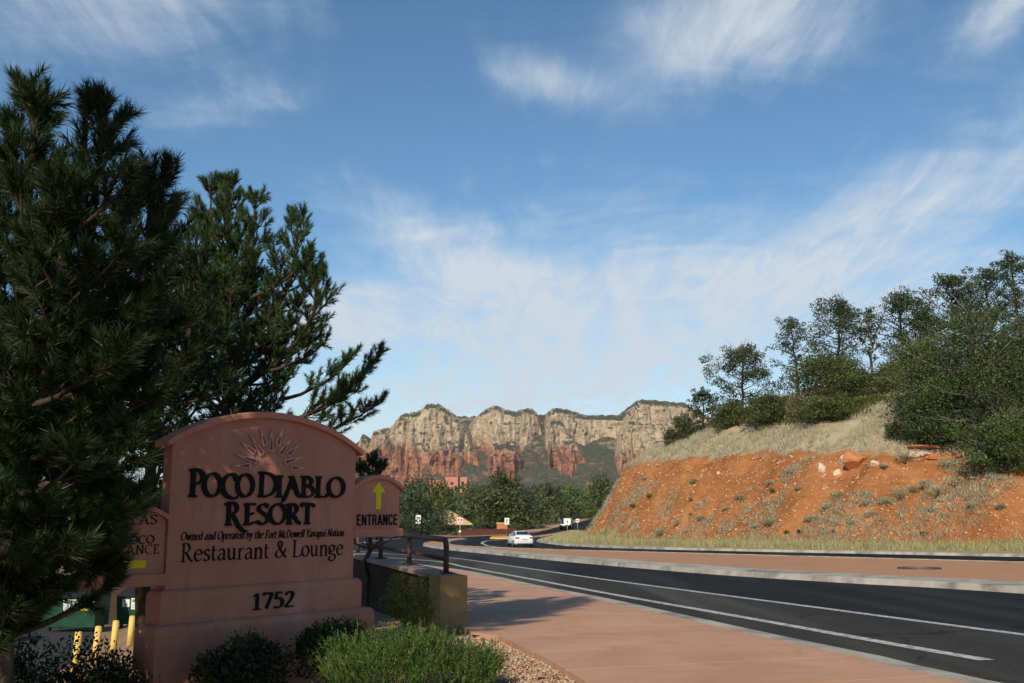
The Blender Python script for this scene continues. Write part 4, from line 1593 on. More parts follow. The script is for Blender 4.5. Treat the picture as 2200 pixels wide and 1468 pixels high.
def pine(base, leaders, rng, needle=.11, nw=.0035, per=80, whorl=.30, rad=1.0, nb=5, twig=.15, col=(.04, .075, .022), shoot=.2, extra=(), start=.12, shape=1.0, parent=None, up=.45, lead0=.40, lead1=.45, lead2=.10):
    """long-needled pine; leaders: list of (tip xyz, fork height fraction); local coordinates from base"""
    mb = MB()
    base = np.array(base, float)
    SP, SD, SL, ST = [], [], [], []

    def add_shoot(p, d, l, tone):
        SP.append(p)
        SD.append(d)
        SL.append(l)
        ST.append(tone)

    def branch(p0, az_, el0, L, r0, curl=.5, n=6, dens_=1.0):
        pts = [p0]
        p = p0.copy()
        for i in range(n):
            e = el0 + curl * (i / n)
            e += rng.normal() * .07
            az_ += rng.normal() * .08
            d = np.array([math.cos(az_) * math.cos(e), math.sin(az_) * math.cos(e), math.sin(e)])
            p = p + d * L / n
            pts.append(p.copy())
        mb.tube(pts, [r0 * (1 - .8 * i / n) for i in range(n + 1)], 5, False)
        pa = np.array(pts)
        nt = max(2, int(L * .8 / twig * dens_))
        tone = rng.uniform(.7, 1.3)
        for k in range(nt):
            s = .22 + .78 * (k + rng.uniform(0, 1)) / nt
            j = min(int(s * n), n - 1)
            q = pa[j] + (pa[j + 1] - pa[j]) * (s * n - j)
            d = unit(pa[j + 1] - pa[j])
            side = unit(np.cross(d, [0, 0, 1])) * (1 if k % 2 else -1)
            td = unit(d * rng.uniform(.5, 1.0) + side * rng.uniform(.3, 1.0) + np.array([0, 0, rng.uniform(-.1, up)]))
            tl = (.10 + .40 * L * (1 - s)) * rng.uniform(.6, 1.1)
            e = q + td * tl
            mb.tube([q, (q + e) / 2 + np.array([0, 0, -.01]), e], [r0 * .3, r0 * .22, r0 * .14], 4, False)
            sd = unit(td + np.array([0, 0, rng.uniform(.0, up * 1.4)]))
            add_shoot(e - sd * shoot * .4, sd, shoot * rng.uniform(.8, 1.25), tone)
            for _ in range(1 + int(tl / .16)):
                f = rng.uniform(.15, .85)
                sd = unit(td + rng.normal(size=3) * .55 + np.array([0, 0, up * .8]))
                add_shoot(q + td * tl * f, sd, shoot * rng.uniform(.7, 1.1), tone)
        d = unit(pa[-1] - pa[-2])
        add_shoot(pa[-1] - d * shoot * .5, unit(d + np.array([0, 0, up])), shoot * 1.2, tone)

    H = max(t[0][2] for t in leaders) - base[2]
    trunk_pts = None
    for li, (tip, fork) in enumerate(leaders):
        tip = np.array(tip, float) - base
        if li == 0:
            s0 = np.zeros(3)
            n = 10
            pts = [s0 + (tip - s0) * (i / n) + np.array([rng.normal() * .03, rng.normal() * .03, 0]) * (0 if i in (0, n) else 1) for i in range(n + 1)]
            trunk_pts = np.array(pts)
            r0 = H * .016 + .02
        else:
            k = fork * 10
            j = int(k)
            s0 = trunk_pts[j] + (trunk_pts[j + 1] - trunk_pts[j]) * (k - j)
            n = 7
            out = tip - s0
            pts = [s0 + np.array([out[0], out[1], 0]) * math.sin(math.pi / 2 * min(1, i / n * 1.25)) ** 1.0 + np.array([0, 0, out[2] * (i / n) ** 1.15]) for i in range(n + 1)]
            r0 = H * .008 + .012
        mb.tube(([(pts[0][0], pts[0][1], pts[0][2] - .6)] if li == 0 else []) + pts, ([r0 * 1.2] if li == 0 else []) + [r0 * (1 - .86 * i / n) for i in range(n + 1)], 8)
        pa = np.array(pts)
        Ls = np.linalg.norm(pa[-1] - pa[0])
        nwh = int(Ls / whorl)
        for i in range(nwh):
            f = (i + .6) / nwh
            if li == 0 and f < start:
                continue
            j = min(int(f * n), n - 1)
            q = pa[j] + (pa[j + 1] - pa[j]) * (f * n - j)
            gh = q[2] / H
            L = rad * (1 - gh) ** shape * rng.uniform(.75, 1.15) + .16
            L = min(L, lead2 + (lead1 if li else lead0) * Ls * (1 - f))
            az0 = rng.uniform(0, 6.28)
            for b in range(nb):
                branch(q, az0 + b * 6.283 / nb + rng.normal() * .25, .05 + .85 * f ** 1.5 + rng.normal() * .12, L * rng.uniform(.7, 1.15), r0 * .34 * (1 - .55 * f) + .004, .55)
        add_shoot(pa[-1] - np.array([0, 0, shoot * 1.2]), np.array([0, 0, 1.]), shoot * 1.6, 1.0)
        add_shoot(pa[-1] - np.array([0, 0, shoot * .6]), np.array([.05, 0, 1.]), shoot * 1.2, 1.1)
    for (p0, az_, el_, L, curl) in extra:
        branch(np.array(p0, float) - base, az_, el_, L, .030, curl, 8, 1.5)
    mb.build('trunk', M['bark'], parent)
    SP, SD, SL, ST = np.array(SP), unit(np.array(SD)), np.array(SL), np.array(ST)
    ns = len(SP)
    m = ns * per
    P, D, L, T = (np.repeat(x, per, 0) for x in (SP, SD, SL, ST))
    t = rng.uniform(0, 1, m)
    ref = np.where(np.abs(D[:, 2:3]) < .9, np.array([[0, 0, 1.]]), np.array([[1., 0, 0]]))
    Uv = unit(np.cross(D, ref))
    Vv = np.cross(D, Uv)
    ph = rng.uniform(0, 6.283, m)
    an = rng.uniform(.35, 1.05, m) * (1.15 - .55 * t)
    nd = D * np.cos(an)[:, None] + (Uv * np.cos(ph)[:, None] + Vv * np.sin(ph)[:, None]) * np.sin(an)[:, None]
    nd = unit(nd + np.array([0, 0, -.08]))
    a = P + D * (L * t)[:, None]
    b = a + nd * (needle * rng.uniform(.7, 1.15, m))[:, None]
    sd = unit(np.cross(nd, rng.normal(size=(m, 3)))) * nw * .5
    v = np.stack([a - sd, a + sd, b], 1).reshape(-1, 3)
    tn = tints(rng, m, col, .3, .15) * T[:, None]
    old = (rng.uniform(0, 1, m) < .05) & (t < .4)
    tn[old] = np.array([.16, .10, .03])
    npmesh('crown', v, np.arange(3 * m).reshape(m, 3), M['needle'], parent, tint=np.repeat(np.clip(tn, 0, 1), 3, 0))
    print('pine', ns, m)
    return ns


# ================================================================ THE PINES BESIDE THE SIGN
rng = np.random.default_rng(11)


def pt(u, v, Y):
    return tuple(at(u, v, Y))


def on_ground(X, Y):
    return float(gz(X, Y))


# near pine, left edge of the view
Xa = at(45, 1000, 7.9).x
za_ = on_ground(Xa, 7.9)
pa_ = empty('pine_tree', (Xa, 7.9, za_))
tag(pa_, 'tall long-needled pine nearest the camera, overlapping the sign\'s shaded end', 'tree', 'pines beside the sign')
pine((Xa, 7.9, za_), [(pt(72, 232, 7.9), 0), (pt(218, 262, 7.7), .50), (pt(-22, 345, 8.0), .45), (pt(322, 410, 7.8), .50), (pt(140, 430, 7.3), .45)], rng, needle=.125, nw=.0085, per=95, whorl=.27, rad=1.15, nb=5, twig=.13, shoot=.2,
     col=(.020, .039, .012), shape=.42, start=.30, parent=pa_, lead0=.22, lead1=.20, lead2=.22,
     extra=[(pt(20, 1300, 7.8), -1.6, -.1, .45, .3), (pt(20, 1300, 7.8), -.9, -.1, .35, .3), (pt(20, 1340, 7.8), -1.3, -.1, .4, .3), (pt(10, 1380, 7.8), -1.5, -.1, .45, .3), (pt(20, 1320, 7.8), -2.3, -.1, .5, .3), (pt(20, 1270, 7.8), -1.2, -.1, .5, .3), (pt(30, 1230, 7.6), -1.6, -.1, .8, .3), (pt(30, 1190, 7.3), -1.2, -.1, .7, .3), (pt(30, 1260, 7.6), -.5, -.15, .45, .3), (pt(20, 1150, 7.3), -2.2, -.1, .8, .3), (pt(30, 1240, 7.9), .3, -.1, .7, .3), (pt(30, 1100, 7.3), -1.7, -.05, .9, .3), (pt(40, 1210, 7.9), .9, -.05, .9, .3), (pt(60, 800, 7.6), -.25, .25, 1.1, .4), (pt(60, 1040, 7.4), -.12, .0, .92, .45), (pt(50, 1130, 7.3), -.15, -.05, .80, .4), (pt(60, 1175, 7.6), -.05, -.08, .66, .35), (pt(60, 930, 7.7), .1, .1, 1.05, .5), (pt(40, 1210, 7.5), -.2, -.1, .5, .4), (pt(50, 1200, 7.2), -.6, -.1, .6, .4), (pt(60, 700, 7.5), -.3, .3, 1.15, .4), (pt(80, 560, 7.4), -.3, .4, 1.0, .4),
            (pt(50, 880, 7.3), -.5, .1, 1.1, .3), (pt(50, 1060, 7.2), -.7, .0, .9, .5), (pt(60, 1090, 7.9), .2, -.05, .85, .4), (pt(40, 1150, 7.4), -1.0, .0, .8, .4), (pt(60, 985, 7.5), -.2, .05, .95, .3)])
# pine behind the sign
Xb = at(505, 900, 14.0).x
zb_ = on_ground(Xb, 14.)
pb_ = empty('pine_tree', (Xb, 14.0, zb_))
tag(pb_, 'upright pine with candle shoots standing behind the pink sign', 'tree', 'pines beside the sign')
pine((Xb, 14.0, zb_), [(pt(492, 395, 14), 0), (pt(455, 400, 14.1), .72), (pt(548, 430, 13.9), .74), (pt(640, 470, 13.8), .62), (pt(680, 590, 13.6), .55), (pt(425, 470, 14.2), .6)], rng, needle=.09, nw=.010, per=60, whorl=.29, rad=1.8, nb=5, twig=.115, shoot=.17,
     col=(.044, .078, .024), shape=.75, start=.16, parent=pb_, up=.7,
     extra=[(pt(570, 915, 13.6), -.05, .20, 1.95, .75), (pt(590, 940, 13.3), -.15, .05, 1.6, .6), (pt(600, 860, 13.5), .05, .30, 1.2, .6), (pt(560, 800, 13.7), -.1, .2, 1.0, .6), (pt(600, 905, 13.4), -.3, .1, 1.3, .8), (pt(540, 640, 13.7), -.1, .3, 1.1, .6)])
# dark pine filling the gap between the two
Xd = at(335, 900, 11.6).x
zd_ = on_ground(Xd, 11.6)
pd_ = empty('pine_tree', (Xd, 11.6, zd_))
tag(pd_, 'dark bushy pine filling the gap between the two taller pines', 'tree', 'pines beside the sign')
pine((Xd, 11.6, zd_), [(pt(352, 470, 11.6), 0), (pt(300, 560, 11.4), .6), (pt(420, 560, 11.5), .6)], rng, needle=.11, nw=.011, per=52, whorl=.30, rad=1.5, nb=5, twig=.15, shoot=.19, col=(.024, .046, .015), shape=.5, start=.36, parent=pd_)
# more pines of the same row outside the view; the last is added for its shadow
for k, (X, Y, s, rz, lab) in enumerate([(-7.9, 6.1, 1.6, 1.0, 'pine further along the row, its branch tips at the picture edge'), (-8.6, 10.4, 1.4, 2.2, 'pine standing behind the nearest pine, mostly hidden'), (-8.3, 4.3, 1.65, 4.0, 'pine of the row beside the camera'), (-5.85, -1.5, 1.0, 3.0, 'unseen bare-stemmed pine added behind the camera, its high crown shading the pavement')]):
    r_e = empty('pine_tree', (X, Y, on_ground(X, Y)), rz)
    r_e.scale = (s, s, s * (1.15 if k < 3 else 1.0))
    tag(r_e, lab, 'tree', 'pines beside the sign')
    r_e.rotation_euler[2] = rz
    for ch in list(pa_.children):
        c = ch.copy()
        link(c, r_e)
        if k == 3:  # crown raised so that its shadow falls on the pavement
            c.location = (0, 0, 9.6)
            c.scale = (.8, .8, 1)
    if k == 3:
        MB().tube([(0, 0, -.5), (.05, 0, 5), (0, 0, 9.4)], [.22, .18, .11], 10).build('lower_trunk', M['bark'], r_e)
# small dark pine tip seen between sign and side panel
Xs = at(795, 1020, 19.).x
zs_ = on_ground(Xs, 19.)
ps_ = empty('pine_tree', (Xs, 19., zs_))
tag(ps_, 'small dark pine tip rising behind the entrance side panel', 'tree', 'pines beside the sign')
pine((Xs, 19., zs_), [(pt(800, 990, 19), 0), (pt(775, 1005, 19), .6), (pt(818, 1000, 19), .6)], rng, needle=.09, nw=.014, per=40, whorl=.3, rad=.9, nb=4, twig=.25, shoot=.17, col=(.03, .055, .022), shape=.5, start=.3, parent=ps_)


# ================================================================ SHRUBS AT THE SIGN
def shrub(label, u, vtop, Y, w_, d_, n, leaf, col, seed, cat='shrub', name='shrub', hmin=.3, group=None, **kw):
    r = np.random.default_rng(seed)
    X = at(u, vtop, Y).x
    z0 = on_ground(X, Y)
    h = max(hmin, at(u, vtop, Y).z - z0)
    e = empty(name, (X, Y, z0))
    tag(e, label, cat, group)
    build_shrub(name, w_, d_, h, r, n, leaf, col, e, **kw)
    return e


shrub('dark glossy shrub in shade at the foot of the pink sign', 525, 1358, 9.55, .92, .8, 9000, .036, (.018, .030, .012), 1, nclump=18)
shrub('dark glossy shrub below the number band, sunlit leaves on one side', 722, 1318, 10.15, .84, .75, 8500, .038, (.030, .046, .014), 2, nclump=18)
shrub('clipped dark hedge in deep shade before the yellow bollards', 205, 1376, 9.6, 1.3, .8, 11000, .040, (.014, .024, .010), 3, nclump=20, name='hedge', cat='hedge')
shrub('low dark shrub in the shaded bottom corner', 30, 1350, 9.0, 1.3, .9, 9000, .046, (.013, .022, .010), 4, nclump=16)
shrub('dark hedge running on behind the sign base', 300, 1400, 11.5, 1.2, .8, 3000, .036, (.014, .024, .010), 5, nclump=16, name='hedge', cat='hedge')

# bright low juniper-like shrub: upright sprigs
rs = np.random.default_rng(21)
Xr, Yr = at(885, 1400, 9.35).x, 9.35
zr = on_ground(Xr, Yr)
low = empty('spreading_shrub', (Xr, Yr, zr))
tag(low, 'bright green feathery low shrub in sunlight beside the gravel', 'shrub')
ns = 2600
a = rs.uniform(0, 6.283, ns)
rr = np.sqrt(rs.uniform(0, 1, ns))
bx_ = np.cos(a) * rr * .86
by_ = np.sin(a) * rr * .62
topz = (at(880, 1380, Yr).z - zr) * np.sqrt(np.clip(1 - rr ** 4 * .6, .05, 1)) * (.55 + .85 * fbm(bx_ * 3.2, by_ * 3.2, 3, 3))
sp = np.stack([bx_ * .9, by_ * .9, topz * rs.uniform(.45, .82, ns)], 1)
sdir = unit(np.stack([bx_ * .5 + rs.normal(size=ns) * .3, by_ * .5 + rs.normal(size=ns) * .3, np.full(ns, .8)], 1))
slen = rs.uniform(.08, .27, ns)
per = 17
P, D, L = np.repeat(sp, per, 0), np.repeat(sdir, per, 0), np.repeat(slen, per)
m = ns * per
t = rs.uniform(0, 1, m)
q = unit(np.cross(D, rs.normal(size=(m, 3))))
nd = unit(D * 1.0 + q * rs.uniform(.3, .9, m)[:, None])
a0 = P + D * (L * t)[:, None]
b0 = a0 + nd * (.030 * rs.uniform(.7, 1.3, m))[:, None]
sd = unit(np.cross(nd, rs.normal(size=(m, 3)))) * .0036
cc = np.repeat(tints(rs, ns, (.078, .122, .028), .4, .25), per, 0) * rs.uniform(.8, 1.2, (m, 1))
v = np.stack([a0 - sd, a0 + sd, b0 + sd * .4, b0 - sd * .4], 1).reshape(-1, 3)
npmesh('foliage', v, np.arange(4 * m).reshape(m, 4), M['leaf'], low, tint=np.repeat(cc, 4, 0))
mb = MB()
for k in range(60):
    j = rs.integers(ns)
    mb.tube([(sp[j, 0] * .4, sp[j, 1] * .4, -.05), (sp[j, 0] * .8, sp[j, 1] * .8, sp[j, 2] * .6), tuple(sp[j])], [.008, .006, .003], 4, False)
mb.build('stem', M['bark'], low)

# young sapling in front of the wall
ry = np.random.default_rng(33)
Xy, Yy = at(880, 1300, 13.3).x, 13.3
zy = on_ground(Xy, Yy)
yt = empty('young_tree', (Xy, Yy, zy))
tag(yt, 'thin yellow-green sapling in front of the dark parapet wall', 'sapling')
mb = MB()
P = []
hy_ = at(880, 1226, Yy).z - zy
for k in range(13):
    a = k * 2.4
    f = ry.uniform(.35, 1.0)
    e = np.array([math.cos(a) * .30 * (1.25 - .6 * f), math.sin(a) * .26 * (1.25 - .6 * f), hy_ * f])
    md = e * np.array([.45, .45, .55])
    mb.tube([(0, 0, 0), md, e], [.012, .007, .003], 5, False)
    for s in np.linspace(.35, 1, 9):
        q = md + (e - md) * s
        P.append(q + ry.normal(size=(34, 3)) * .06)
P = np.concatenate(P)
mb.build('trunk', M['greybark'], yt)
leaf_mesh('crown', P, .038, tints(ry, len(P), (.17, .17, .026), .4, .25), M['leaf'], yt, ry, .5, .5)


# ================================================================ PEBBLES BESIDE THE PAVEMENT
rp = np.random.default_rng(5)
ico_v = np.array([(0, 0, 1), (.9, 0, .3), (.28, .85, .3), (-.72, .53, .3), (-.72, -.53, .3), (.28, -.85, .3), (0, 0, -.8)])
ico_f = np.array([(0, 1, 2), (0, 2, 3), (0, 3, 4), (0, 4, 5), (0, 5, 1), (6, 2, 1), (6, 3, 2), (6, 4, 3), (6, 5, 4), (6, 1, 5)])
lp_a = np.array(left_pts)
N = 9000
yy = rp.uniform(8.2, 13.6, N)
xe = np.interp(yy, lp_a[:, 1], lp_a[:, 0])
xx = xe - .01 - rp.uniform(0, 1, N) ** 1.3 * 1.5
zz = gz(xx, yy) + rp.uniform(.0, .02, N) + .012
sz = rp.uniform(.009, .024, N)
rot = rp.uniform(0, 6.283, N)
sc3 = np.stack([rp.uniform(.8, 1.5, N), rp.uniform(.7, 1.1, N), rp.uniform(.45, .8, N)], 1) * sz[:, None]
V = ico_v[None] * sc3[:, None] * rp.uniform(.8, 1.2, (N, 7, 1))
cs, sn_ = np.cos(rot)[:, None], np.sin(rot)[:, None]
V = np.stack([V[..., 0] * cs - V[..., 1] * sn_, V[..., 0] * sn_ + V[..., 1] * cs, V[..., 2]], -1) + np.stack([xx, yy, zz], 1)[:, None]
pal = np.array([(.46, .30, .18), (.38, .22, .13), (.55, .43, .31), (.30, .17, .10), (.42, .34, .27)])
pc = pal[rp.integers(0, 5, N)] * rp.uniform(.7, 1.15, (N, 1))
grv = npmesh('gravel', V.reshape(-1, 3), (np.arange(N)[:, None, None] * 7 + ico_f[None]).reshape(-1, 3), M['gravelm'], tint=np.repeat(pc, 7, 0))
tag(grv, 'tan and brown pebbles spread beside the red pavement', 'gravel', kind='stuff')


# ================================================================ HILLSIDE: ROCKS, GRASS, BUSHES, TREES
def hill_hit(u, v):
    """point of the hill surface seen at a pixel"""
    d = ray(u, v)
    Ys = np.arange(55, 150, .25)
    X = d.x / d.y * Ys
    Z = EYE.z + d.z / d.y * Ys
    below = np.nonzero((hz(X, Ys) > Z) & (toe_dist(X, Ys)[0] > 0))[0]
    if len(below) == 0:
        return None
    i = below[0]
    return float(X[i]), float(Ys[i]), float(hz(X[i], Ys[i]))


rh = np.random.default_rng(77)


def scatter(n, cond, ylo=50, yhi=140, xlo=4, xhi=60):
    out = []
    while sum(len(o) for o in out) < n:
        X, Y = rh.uniform(xlo, xhi, 6000), rh.uniform(ylo, yhi, 6000)
        m = (X / Y < .62) & cond(X, Y)
        out.append(np.stack([X[m], Y[m]], 1))
    return np.concatenate(out)[:n]


def face_cond(X, Y):
    h, g, d = hill_rel(X, Y)
    return (d > 1.4) & (g < .35)


def shoulder_cond(X, Y):
    h, g, d = hill_rel(X, Y)
    patch = fbm(X / 5., Y / 5., 44, 4)
    return (d > 4) & (d < 34) & (g > .5) & (patch > .36)


def verge_cond(X, Y):
    d = toe_dist(X, Y)[0]
    return (d > -1.9) & (d < 1.5)


def sparse_cond(X, Y):
    return face_cond(X, Y) & (fbm(X / 3.5, Y / 3.5, 57, 4) > .56)


def zs(p):
    return np.concatenate([p, hz(p[:, 0], p[:, 1])[:, None] - .02], 1)


p_ = scatter(14000, shoulder_cond)
g1 = blades('dry_grass', zs(p_), rh.uniform(.25, .62, len(p_)), .05, .7, tints(rh, len(p_), (.41, .37, .27), .25, .1), M['leaf'], rh, tuft=9, spread=.16)
tag(g1, 'pale dry grass covering the hill shoulder above the red cut', 'grass', kind='stuff')
p_ = scatter(5200, verge_cond, 44, 135, 3, 60)
pz = np.concatenate([p_, (np.maximum(hz(p_[:, 0], p_[:, 1]), prof(p_[:, 1]) + .13))[:, None] - .02], 1)
g2 = blades('verge_grass', pz, rh.uniform(.2, .75, len(p_)), .045, .5, tints(rh, len(p_), (.37, .34, .18), .28, .15), M['leaf'], rh, tuft=10, spread=.15)
tag(g2, 'yellow-green roadside grass along the foot of the hill', 'grass', kind='stuff')
# the grassy nose by the road
fkp = np.array(far_kerb)
nose = [gr(1165, 1165), gr(1190, 1158), gr(1225, 1150), gr(1240, 1146), gr(1290, 1160), gr(1300, 1168), gr(1240, 1170)]
nx = np.array(nose)
q = rh.uniform(0, 1, (2600, len(nose))) ** 4
q /= q.sum(1, keepdims=True)
np_ = q @ nx
g3 = blades('verge_grass', np.concatenate([np_, prof(np_[:, 1])[:, None] + .13], 1), rh.uniform(.2, .6, len(np_)), .05, .5, tints(rh, len(np_), (.42, .385, .2), .25, .12), M['leaf'], rh, tuft=9, spread=.2)
tag(g3, 'tall yellow grass on the rounded verge tip behind the white car', 'grass', kind='stuff')
p_ = scatter(3200, sparse_cond)
g4 = blades('slope_grass', zs(p_), rh.uniform(.15, .5, len(p_)), .05, .9, tints(rh, len(p_), (.36, .33, .235), .3, .12), M['leaf'], rh, tuft=10, spread=.2)
tag(g4, 'thin pale tufts dotted over the red cut slope', 'grass', kind='stuff')
# loose stones on the cut
p_ = zs(scatter(8000, face_cond))
N = len(p_)
sz = rh.uniform(.03, .10, N) * rh.uniform(.6, 1.9, N)
V = ico_v[None] * (sz[:, None] * np.array([[1.2, 1.0, .8]]))[:, None] * rh.uniform(.6, 1.3, (N, 7, 1)) + p_[:, None]
pal2 = np.array([(.50, .24, .12), (.40, .15, .06), (.58, .40, .27), (.46, .19, .08)])
st = npmesh('loose_stones', V.reshape(-1, 3), (np.arange(N)[:, None, None] * 7 + ico_f[None]).reshape(-1, 3), M['gravelm'], tint=np.repeat(pal2[rh.integers(0, 4, N)] * rh.uniform(.75, 1.15, (N, 1)), 7, 0))
tag(st, 'small loose stones scattered over the red cut slope', 'stones', kind='stuff')


def rock(label, p, size, mat_, seed, group=None, flat=1.0, name='rock', cat='rock'):
    r = np.random.default_rng(seed)
    bm = bmesh.new()
    bmesh.ops.create_icosphere(bm, subdivisions=3, radius=1)
    ax = [unit(r.normal(size=3)) for _ in range(8)]
    of = [r.uniform(.36, .72) for _ in ax]
    for v_ in bm.verts:
        c = np.array(v_.co)
        for a_, o_ in zip(ax, of):
            k = c @ a_ - o_
            if k > 0:
                c = c - a_ * k
        v_.co = c * np.array(size) * np.array([1, 1, flat])
    me = bpy.data.meshes.new(name)
    bm.to_mesh(me)
    bm.free()
    me.materials.append(mat_)
    o = link(bpy.data.objects.new(name, me))
    o.location = p
    o.rotation_euler = (r.normal() * .15, r.normal() * .15, r.uniform(0, 6.28))
    tag(o, label, cat, group)
    return o


big_rocks = [((1812, 995), (.9, .6, .8), 'pale blocky rock, topmost of the three beside the orange outcrop', 'sandstone'), ((1765, 1015), (.75, .5, .75), 'pale pointed rock lowest in the cluster on the red cut', 'sandstone'),
             ((1800, 1020), (.55, .45, .65), 'pale wedge rock just under the blocky pale rock', 'sandstone'), ((1880, 1003), (.45, .5, .8), 'white streaked rock at the far end of the orange outcrop', 'sandstone'),
             ((1545, 1018), (.35, .3, .3), 'small white rock, brighter of a pair high on the red cut', 'sandstone'), ((1525, 1025), (.3, .25, .3), 'small pinkish rock beside the small white rock', 'sandstone'),
             ((1700, 983), (.35, .3, .28), 'small pale rock right under the grassy rim', 'sandstone'), ((2090, 1040), (.4, .3, .22), 'small pink flat stone near the dark junipers', 'sandstone'),
             ((1295, 1125), (.6, .5, .6), 'pinkish boulder low on the near edge of the cut', 'redrock'), ((1450, 1115), (.4, .4, .6), 'upright pink stone low on the red slope', 'redrock')]
for k, ((u, v), s, lab, mm) in enumerate(big_rocks):
    p = hill_hit(u, v)
    if p:
        rock(lab, p, tuple(q_ * .75 for q_ in s), M[mm], 100 + k)
p = hill_hit(1848, 998)
if p:
    oc = rock('large orange sandstone outcrop with a sheer broken face', (p[0], p[1] + .6, p[2]), (1.5, 1.2, 1.25), M['redrock'], 120, name='rock_outcrop', cat='rock')
    oc.rotation_euler = (0, 0, .3)
for k, (u, v, sx_, lab) in enumerate([(1985, 945, 2.0, 'topmost flat ledge of layered red rock under the dark tree'), (2010, 965, 2.4, 'middle flat ledge of layered red rock under the dark tree'), (1975, 985, 1.4, 'pale slab lying below the red rock ledges'), (2040, 990, 1.8, 'lowest shaded ledge of layered red rock under the dark tree')]):
    p = hill_hit(u, v)
    if p:
        rr_ = rock(lab, (p[0], p[1] + .5, p[2]), (sx_, 1.2, .42), M['sandstone' if k == 2 else 'redrock'], 140 + k, name='rock_ledge')
        rr_.rotation_euler = (0, 0, -.35)

# sage bushes on the cut
sage = [(1990, 1050, 1.6), (1935, 1075, 1.5), (2015, 1068, 1.8), (1960, 1062, 1.2), (2050, 1050, 1.4), (1905, 1090, 1.3), (1860, 1095, 1.2), (1945, 1000, 1.5), (2035, 1012, 1.6), (2075, 1020, 1.3), (1870, 1110, 1.1), (1800, 1078, 1.1), (1775, 1095, .9),
        (1715, 1055, .8), (1655, 1045, .8), (1490, 1045, .8), (1385, 1035, .8), (1590, 1080, .9), (1455, 1130, 1.0), (1505, 1120, .9), (1625, 1140, 1.0), (1655, 1135, 1.1), (1740, 1125, .9), (2150, 1098, .9), (2090, 1095, .7), (1700, 1020, .7),
        (1560, 1100, .8), (1420, 1155, 1.0), (2005, 1100, .7), (1830, 1130, .8), (1900, 1010, .9), (2100, 1000, 1.2)]
for k, (u, v, s) in enumerate(sage):
    p = hill_hit(u, v)
    if not p:
        continue
    e = empty('sage_bush', (p[0], p[1], p[2] - .05))
    where = ('at the narrow end of the red cut' if u < 1450 else 'left of the small white rocks' if u < 1540 else 'on the red cut midway along' if u < 1720 else 'left under the pale rock cluster' if u < 1770 else 'below the pale rock cluster' if u < 1880 else 'in the sage patch below the rock ledges' if u < 2025 else 'on bare soil under the edge junipers')
    tag(e, ('large ' if s > 1.35 else 'small ' if s < .85 else '') + ['pale grey', 'grey-green', 'straw-tinged', 'dull green'][k % 4] + ' sage bush ' + ('high up ' if v < 1040 else 'halfway up ' if v < 1098 else 'low down ') + where, 'bush', 'sage bushes on the red cut slope')
    s *= 1.3 * (.75 + .5 * ((k * 37) % 10) / 10)
    build_shrub('sage_bush', s, s * .8, s * .5, np.random.default_rng(300 + k), 700, .12, [(.38, .36, .25), (.30, .30, .20), (.42, .37, .26), (.27, .28, .17)][k % 4], e, nclump=8, stems=3, aspect=.3, up=.8)
for k, (u, v, s) in enumerate([(1485, 1083, .45), (1660, 1062, .6), (1690, 1150, .5), (1718, 1152, .55), (1985, 1160, .6), (1395, 1075, .8), (1360, 1100, .9), (1790, 1150, .45), (1485, 1112, .4)]):
    p = hill_hit(u, v)
    if not p:
        continue
    e = empty('green_bush', (p[0], p[1], p[2] - .05))
    tag(e, ['green dot of a bush in the left part of the red cut', 'lone dark green bush halfway up the middle of the red cut', 'small green bush by the verge below the middle of the cut', 'small green bush by the verge, right one of a pair', 'small yellow-green bush by the verge far along the cut', 'bright green bush, upper of two on the near edge of the cut', 'bright green bush, lower of two on the near edge of the cut', 'tiny green bush by the verge below the pale rocks', 'tiny green bush lower down in the left part of the cut'][k], 'bush', 'small green bushes on the red cut slope')
    build_shrub('green_bush', s, s * .8, s * .8, np.random.default_rng(350 + k), 300, .10, (.10, .12, .03), e, nclump=7, stems=3)

